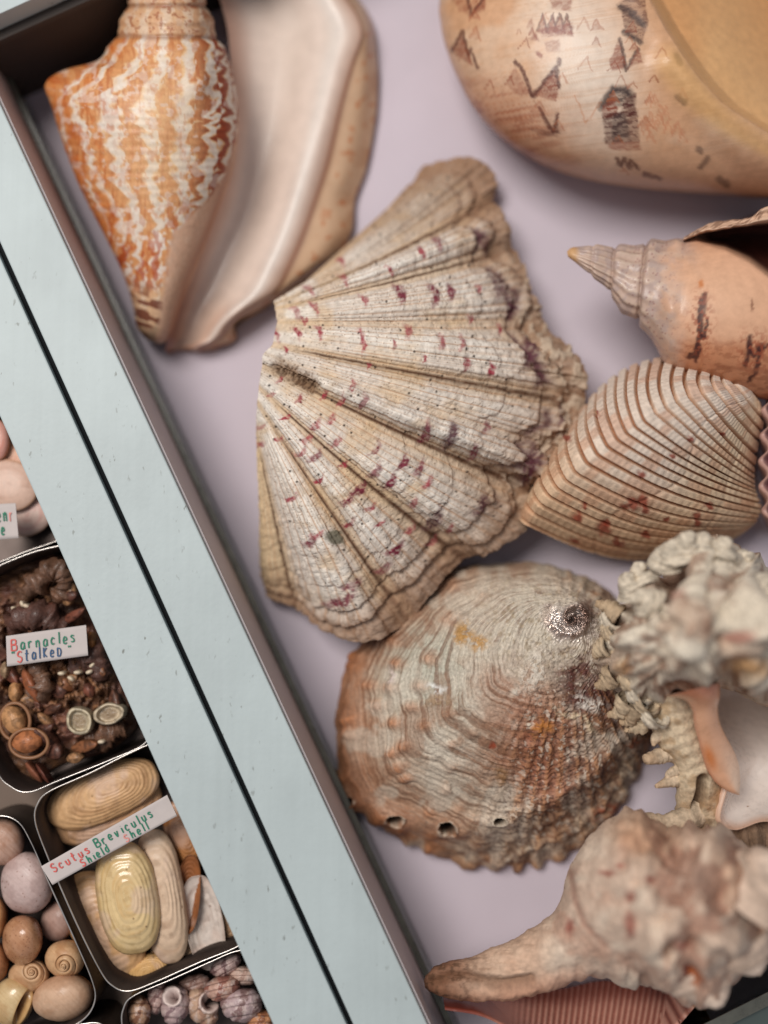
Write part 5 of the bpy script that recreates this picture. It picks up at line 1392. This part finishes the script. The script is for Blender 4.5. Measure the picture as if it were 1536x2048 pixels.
snail("dull pink snail lying low beside the tin wall", 116, 1842, 34, 42, 20, 3.1, .8, (176, 144, 132), (150, 116, 104), 31)
snail("orange brown snail cut by the left picture edge, middle height", -8, 1835, 22, 44, 0, 3.5, .9, (186, 136, 92), (150, 98, 62), 32)
snail("brown snail cut by the left picture edge near the bottom", -10, 1925, 28, 40, 0, 3.5, .9, (160, 106, 70), (124, 78, 50), 33)
snail("cream snail with dark open mouth in the bottom left corner", 22, 2006, 44, 56, 30, 3.6, 1.0, (206, 178, 134), (182, 144, 98), 34, mat=M_GLOSS, mouth=(46, 2016, 9, 34, 24))
snail("tan snail with tight spiral squeezed between larger snails", 58, 1952, 42, 34, -10, 3.6, .8, (200, 160, 122), (166, 118, 80), 35, (64, 1944))
snail("pinkish brown snail at the left edge with grey crest", 2, 1682, 46, 50, -30, 3.8, 1.0, (188, 152, 134), (156, 110, 84), 36)
snail("large pale pinkish grey snail below the card corner", 54, 1766, 54, 62, 0, 3.9, 1.2, (196, 172, 166), (172, 144, 138), 37, speck=.12)
snail("glossy speckled tan snail in the middle of the crowd", 44, 1880, 40, 50, 0, 4.1, 1.2, (184, 136, 102), (156, 104, 70), 38, mat=M_GLOSS, speck=.4)
snail("honey tan snail showing a clear spiral against the tin wall", 130, 1918, 40, 37, 0, 4.0, 1.0, (204, 164, 124), (172, 120, 78), 39, (128, 1930))
snail("smooth broad pinkish tan snail at the tin's lower right", 126, 1996, 62, 46, -14, 4.0, 1.2, (200, 164, 136), (180, 138, 108), 40)

# topshells in the bottom tin
def topshell(label, px, py, rx, ry, ang, z0, h, c1, c2, seed, hole=None, cords=7):
    def col(S, V, PX, PY):
        C = flat(S.shape, c1)
        a = math.radians(ang); v = -(PX - px) * math.sin(a) + (PY - py) * math.cos(a); u = (PX - px) * math.cos(a) + (PY - py) * math.sin(a)
        st = np.sin((u + .5 * v) / (rx * .15) + 4 * fbm(PX / 12, PY / 12, 3, seed))
        C = mix(C, c2, sstep(-.1, .6, st) * .8)
        C = mix(C, (212, 192, 184), sstep(.55, .7, fbm(PX / 8, PY / 8, 3, seed + 1)) * .5)
        C = mix(C, (86, 56, 54), np.exp(-((v / ry * 1.6 - np.round(v / ry * 1.6)) / .08) ** 2) * .4)
        if hole:
            d = np.hypot(PX - hole[0], (PY - hole[1]) * .9)
            C = mix(C, (216, 196, 188), np.exp(-((d - hole[2]) / 4) ** 2) * .9); C = mix(C, (120, 96, 92), sstep(hole[2], hole[2] - 4, d))
        return C
    def rel(S, V, PX, PY):
        a = math.radians(ang); v = -(PX - px) * math.sin(a) + (PY - py) * math.cos(a)
        d = -.045 * np.exp(-((v / ry * 1.6 - np.round(v / ry * 1.6)) / .12) ** 2) + .06 * (fbm(PX / 7, PY / 7, 3, seed + 3) - .5)
        if hole:
            q = np.hypot(PX - hole[0], (PY - hole[1]) * .9); d = d - .9 * sstep(hole[2], hole[2] - 5, q) + .1 * np.exp(-((q - hole[2] - 2) / 4) ** 2)
        return d
    return small_dome("topshell", label, "topshell", px, py, rx, ry, ang, z0, h, col, M_SATIN, "small topshells in the tin", 46, 92, 2.1, 2.0, rel, seed, .06, None, -.15)
topshell("pinkish brown topshell lying low at the back of the tin", 388, 1972, 34, 22, -20, 3.1, .6, (168, 134, 122), (136, 100, 90), 51)
topshell("pale ridged topshell between the brown one and the open one", 314, 1996, 20, 34, 10, 3.4, .7, (186, 156, 148), (120, 86, 84), 52)
topshell("glossy brown netted topshell at the left of the tin", 276, 2028, 26, 36, 0, 3.7, .9, (186, 146, 118), (110, 66, 46), 53)
topshell("grey lilac topshell with its round mouth facing up", 350, 2012, 30, 42, 5, 3.8, .9, (184, 158, 156), (128, 100, 104), 54, (345, 1994, 14))
topshell("tan crescent shaped topshell seen from its edge", 404, 2016, 30, 42, -30, 3.6, .8, (190, 156, 132), (156, 116, 96), 55, (418, 2004, 16))
topshell("small striped topshell at the upper end of the tin", 452, 1932, 34, 20, -30, 3.6, .8, (188, 160, 154), (92, 60, 64), 56)
topshell("plain pale topshell half under the rail", 488, 1952, 30, 20, 0, 3.5, .8, (196, 168, 154), (170, 136, 122), 57)
topshell("brick red and cream topshell in the middle of the tin", 444, 1978, 36, 24, -14, 3.9, .9, (190, 152, 136), (134, 74, 62), 58)
topshell("lilac grey topshell with orange crown beside the rail", 484, 2012, 42, 34, -10, 3.9, 1.0, (180, 156, 156), (120, 88, 84), 59)
topshell("orange brown topshell at the bottom edge by the rail", 522, 2046, 30, 26, 0, 3.5, .9, (186, 130, 92), (130, 76, 50), 60)

# pink bivalves in the upper tin
def pinkshell(label, px, py, rx, ry, ang, z0, h, c1, c2, seed):
    def col(S, V, PX, PY):
        C = flat(S.shape, c1)
        C = mix(C, c2, sstep(.45, .7, fbm(S * 6, V * 2, 3, seed)) * .6); C = mix(C, (196, 140, 90), sstep(.9, 1, S) * .5)
        return C
    return small_dome("tellin_shell", label, "bivalve", px, py, rx, ry, ang, z0, h, col, M_SATIN, "pink bivalves in the tin", 50, 120, 2.1, 3.2, None, seed, .03, None, 0, .9, False)
pinkshell("pearly rose bivalve under the torn card", 58, 1030, 48, 40, -28, 3.2, .28, (206, 176, 164), (190, 140, 130), 61)
pinkshell("orange tinted bivalve wedged beside the rail", 28, 918, 40, 40, 0, 3.4, .28, (206, 156, 128), (186, 110, 76), 62)
pinkshell("large flat pinkish bivalve above the torn card", 14, 970, 62, 52, 10, 3.8, .28, (208, 174, 156), (186, 146, 126), 63)
pinkshell("pink bivalve at the top of the tin by the picture edge", -6, 880, 24, 40, 0, 4.0, .28, (206, 150, 136), (190, 116, 100), 64)

# stalked barnacles
def barnacles():
    t = thing("barnacle_cluster", "dark brown clump of stalked barnacles in the tin", "barnacles", 110, 1330, TIN_BOT + .1)
    out = [(-120,1200),(0,1150),(60,1120),(120,1110),(160,1150),(200,1240),(240,1330),(275,1400),(275,1450),(220,1500),(120,1530),(70,1560),(30,1550),(-10,1500),(-80,1380)]
    S, V, PX, PY = dome_grid((100, 1330), out, 130, 260)
    lump = fbm(PX / 38, PY / 38, 4, 3)
    Z = 2.75 + 1.5 * (1 - S ** 3) * (.35 + lump) + 1.5 * (fbm(PX / 15, PY / 15, 4, 5) - .5) * (1 - S ** 6)
    P = at(PX, PY, Z)
    C = flat(S.shape, (112, 78, 58)); C = mix(C, (164, 116, 80), sstep(.5, .7, fbm(PX / 9, PY / 9, 4, 7)) * .7); C = mix(C, (56, 36, 34), sstep(.5, .35, lump) * .6)
    C = mix(C, (122, 76, 70), sstep(.5, .7, fbm(PX / 45, PY / 45, 3, 9)) * .5)
    P, C = skirt(P, C, .2, TIN_BOT + .1, .95)
    emit("crusty_base", P, C, M_BARN, t, wv=True)
    rng = random.Random(3)
    # wrinkled leathery stalks
    for i, (pts, r) in enumerate((([(40,1206,3.8),(70,1172,4.3),(104,1142,4.5),(128,1150,4.4),(130,1180,4.2),(112,1194,4.0)], [.35,.5,.55,.5,.45,.3]), ([(20,1250,3.9),(60,1230,4.4),(100,1240,4.3),(130,1262,4.0)], [.5,.6,.6,.4]),
                                  ([(60,1400,3.8),(84,1370,4.3),(70,1330,4.2)], [.5,.6,.4]), ([(150,1330,3.7),(190,1310,4.2),(200,1360,4.0)], [.5,.6,.4]), ([(180,1480,3.6),(215,1468,3.9),(250,1455,3.8)], [.5,.6,.4]))):
        spike("stalk", t, pts, r, (112, 78, 58) if i % 2 == 0 else (92, 60, 50), M_BARN, 200 + i, .75)
    # plates: (x, y, rx, ry, ang, z, colour, rim)
    for i, (x, y, rx, ry, a, z, c) in enumerate(((62,1372,13,36,-24,4.6,(150,88,58)),(30,1384,14,20,0,4.5,(186,136,92)),(26,1440,22,30,-30,4.6,(190,140,96)),(54,1484,30,22,-8,4.8,(176,110,70)),(158,1442,26,30,-30,4.7,(196,180,152)),(218,1428,34,22,-12,4.6,(190,172,146)),
                                             (68,1545,8,26,-40,4.2,(140,86,64)),(86,1548,6,24,-35,4.2,(110,64,52)),(184,1282,8,18,-10,4.4,(160,104,58)),(10,1340,10,16,0,4.4,(170,140,110)))):
        o = oval(x, y, rx, ry, a, 80, 1.8, .06, i)
        Sx, Vx, qx, qy = dome_grid((x, y), o, 26, 80, 1, raw=True)
        pale = c[2] > 140
        Zx = z + (.05 if pale else .38) * (1 - Sx ** 2.2) + (.30 * sstep(.62, .8, Sx) * sstep(1.02, .92, Sx) if pale else 0) + .04 * (fbm(qx / 6, qy / 6, 3, i) - .5)
        Px = at(qx, qy, Zx)
        Cx = flat(Sx.shape, c); Cx = mix(Cx, tuple(np.array(c) * .62), sstep(.45, .7, fbm(qx / 9, qy / 9, 3, i + 5)) * .6)
        if pale: Cx = mix(Cx, (128, 104, 78), sstep(.62, .4, Sx) * .75)
        lo = Px[-1:].copy(); lo[..., 2] -= .5
        pl = emit("plate", np.concatenate([Px, lo], 0), np.concatenate([Cx, Cx[-1:] * .6], 0), M_SATIN, t, wv=True)
        if i in (2, 3):
            th = np.linspace(0, 2 * np.pi, 60, endpoint=False)
            pth = at(x + 4 + (rx + 8) * np.cos(th), y + 3 + (ry + 7) * np.sin(th), z - .05)
            tt = np.linspace(0, 2 * np.pi, 8, endpoint=False); cen = pth.mean(0); dd = pth - cen; dd /= np.linalg.norm(dd, axis=1, keepdims=True)
            G = pth[:, None] + .09 * (dd[:, None] * np.cos(tt)[None, :, None] + np.array([0, 0, 1.0]) * np.sin(tt)[None, :, None])
            emit("rim", G, flat(G.shape[:2], (140, 98, 68)), M_SATIN, pl, wu=True, wv=True)
    for i in range(34):      # broken plates wedged in the crust
        x = rng.uniform(10, 230); y = rng.uniform(1180, 1520)
        if x > (y - 1110) * .45 + 105 or 1240 < y < 1340 and x < 180: continue
        o = oval(x, y, rng.uniform(9, 17), rng.uniform(15, 30), rng.uniform(0, 180), 30, 1.7, .12, i)
        Sx, Vx, qx, qy = dome_grid((x, y), o, 10, 30, 1, raw=True)
        tl = rng.uniform(-.02, .02)
        Px = at(qx, qy, rng.uniform(4.1, 4.5) + .2 * (1 - Sx ** 2) + tl * (qx - x)); lo = Px[-1:].copy(); lo[..., 2] -= .5
        c = rng.choice([(138, 88, 58), (106, 68, 52), (168, 124, 88), (122, 72, 56), (96, 60, 48)])
        emit("plate", np.concatenate([Px, lo], 0), mix(flat((11, 30), c), tuple(np.array(c) * .55), np.concatenate([sstep(.4, .65, fbm(qx / 5, qy / 5, 3, i)) * .8, np.ones((1, 30))], 0)), M_SATIN, t, wv=True)
    # little pale scales
    for i, (x, y, a) in enumerate(((28,1218,30),(46,1236,30),(60,1234,-20),(72,1238,-30),(84,1232,20),(90,1228,-50),(96,1240,60),(122,1347,0),(141,1357,30),(154,1345,0),(178,1344,-20),(184,1330,-40),(202,1484,0),(182,1492,0),(44,1208,60),(52,1212,20))):
        o = oval(x, y, 7, 4, a, 24, 2, .05, i)
        Sx, Vx, qx, qy = dome_grid((x, y), o, 8, 24, 1, raw=True)
        Px = at(qx, qy, 4.62 + .10 * (1 - Sx ** 2)); lo = Px[-1:].copy(); lo[..., 2] -= .5
        emit("scale", np.concatenate([Px, lo], 0), flat((9, 24), (222, 204, 178)), M_GLOSS, t, wv=True)
M_BARN = shell_mat("barnacle_skin", 0.5, 0.45, 0.15, 0.9, 900, 0.35, 700)
barnacles()

# ------------------------------------------------------------------ handwritten cards
GL = {  # single-stroke letters in a unit box, y down
 'B': [[(0,0),(0,1)],[(0,0),(.6,.05),(.62,.4),(0,.48)],[(0,.48),(.7,.55),(.7,.95),(0,1)]],
 'S': [[(.66,.12),(.35,0),(.05,.18),(.12,.42),(.55,.55),(.66,.8),(.35,1),(0,.86)]],
 'a': [[(.6,.45),(.3,.38),(.05,.6),(.1,.95),(.4,.98),(.6,.7),(.6,.42),(.64,1)]], 'r': [[(.05,.4),(.1,1)],[(.08,.62),(.3,.42),(.55,.46)]], 'n': [[(.05,.4),(.08,1)],[(.06,.62),(.3,.4),(.52,.5),(.56,1)]],
 'c': [[(.58,.5),(.3,.38),(.05,.65),(.2,.97),(.58,.92)]], 'l': [[(.15,-.05),(.15,1)]], 'e': [[(.05,.7),(.55,.66),(.5,.44),(.25,.38),(.05,.62),(.1,.92),(.35,1),(.58,.9)]], 's': [[(.55,.45),(.25,.38),(.08,.52),(.5,.72),(.5,.95),(.05,.96)]],
 't': [[(.3,0),(.25,.9),(.5,1)],[(.02,.38),(.58,.34)]], 'k': [[(.08,0),(.1,1)],[(.55,.38),(.12,.7),(.58,1)]], 'K': [[(.08,.1),(.1,1)],[(.6,.15),(.12,.6),(.62,1)]], 'D': [[(.08,.25),(.08,1)],[(.02,.25),(.5,.3),(.68,.6),(.5,.95),(.08,1)]], 'd': [[(.58,0),(.58,1)],[(.58,.5),(.25,.4),(.05,.7),(.25,1),(.58,.88)]],
 'u': [[(.05,.4),(.1,.9),(.4,1),(.56,.75)],[(.56,.4),(.6,1)]], 'v': [[(.05,.4),(.28,1),(.55,.4)]], 'i': [[(.2,.4),(.2,1)],[(.2,.18),(.21,.2)]], 'h': [[(.08,0),(.08,1)],[(.08,.65),(.3,.42),(.55,.5),(.56,1)]], '"': [[(.1,0),(.08,.2)],[(.35,0),(.33,.2)]], ' ': []}

def card(label, quad, z, words, seed):
    """quad: TL, TR, BR, BL photo pixels; words: (text, material, u0, v0, height, advance) in card space"""
    q = np.array(quad, float)
    c = q.mean(0)
    t = thing("name_card", label, "card", c[0], c[1], z - .05, "handwritten name cards")
    def uv(u, v):
        u = np.asarray(u); v = np.asarray(v)
        x = (q[0][0] * (1 - u) + q[1][0] * u) * (1 - v) + (q[3][0] * (1 - u) + q[2][0] * u) * v
        y = (q[0][1] * (1 - u) + q[1][1] * u) * (1 - v) + (q[3][1] * (1 - u) + q[2][1] * u) * v
        return x, y
    n, m = 30, 10
    uu, vv = np.meshgrid(np.linspace(0, 1, n), np.linspace(0, 1, m), indexing='ij')
    x, y = uv(uu, vv)
    curl = .05 * np.sin(uu * 3 + seed) + .03 * (fbm(uu * 3, vv * 3, 2, seed) - .5)
    Pt = at(x, y, z + curl); Pb = Pt.copy(); Pb[..., 2] -= .035
    G = np.concatenate([Pt, Pb[:, ::-1]], 1)
    emit("card_sheet", G, None, M_CARD, t, wv=True)
    lw = np.linalg.norm(at(*q[1], z) - at(*q[0], z)); lh = np.linalg.norm(at(*q[3], z) - at(*q[0], z))
    rng = random.Random(seed)
    for text, mat, u0, v0, hgt, adv in words:
        V = []; F = []
        u = u0
        for ch in text:
            jv = rng.uniform(-.02, .02)
            for line in GL[ch]:
                p = spline(line, max(8, 6 * len(line)), False, False) if len(line) > 2 else np.linspace(line[0], line[1], 6)
                pu = u + p[:, 0] * adv * .8; pv = v0 + jv + p[:, 1] * hgt
                X, Y = uv(pu, pv)
                cz = .05 * np.sin(pu * 3 + seed) + .05
                W3 = at(X, Y, z + cz)
                tn = np.gradient(W3, axis=0); tn /= np.linalg.norm(tn, axis=1, keepdims=True) + 1e-9
                sd = np.stack([-tn[:, 1], tn[:, 0], 0 * tn[:, 0]], 1) * .030
                b = len(V)
                for k in range(len(W3)): V += [W3[k] - sd[k], W3[k] + sd[k]]
                F += [(b + 2 * k, b + 2 * k + 1, b + 2 * k + 3, b + 2 * k + 2) for k in range(len(W3) - 1)]
            u += adv * (1.0 if ch not in 'li' else .62)
        me = raw_mesh("lettering", np.array(V) - WORLD[t.name], F, None, False)
        link("lettering", me, mat, t)
card("small white card reading Barnacles Stalked in red, green and blue ink", [(12,1272),(172,1250),(176,1311),(14,1333)], 5.45,
     [("B", M_RED, .06, .16, .36, .105), ("arnacles", M_GREEN, .175, .14, .36, .094), ('"', M_GREEN, .76, .60, .3, .1), ('"', M_GREEN, .06, .52, .3, .1), ("S", M_RED, .13, .56, .36, .10), ("talKeD", M_BLUE, .225, .52, .36, .086)], 3)
card("long white card reading Scutus Breviculus Shield Shell across the limpets", [(82,1733),(334,1590),(354,1632),(105,1770)], 5.5,
     [("Scutus", M_RED, .055, .14, .40, .052), ("Breviculus", M_GREEN, .40, .12, .40, .051), ("S", M_RED, .25, .60, .34, .045), ("hield", M_GREEN, .30, .56, .36, .044), ("S", M_PINK, .60, .60, .32, .045), ("hell", M_GREEN, .65, .56, .36, .048)], 7)
card("torn white card with faint green and pink marks at the left edge", [(-40,1010),(31,1006),(37,1076),(-38,1082)], 5.2,
     [("en", M_GREEN, .45, .10, .4, .18), ("r", M_PINK, .80, .12, .4, .14), ("e", M_GREEN, .55, .52, .34, .16)], 9)
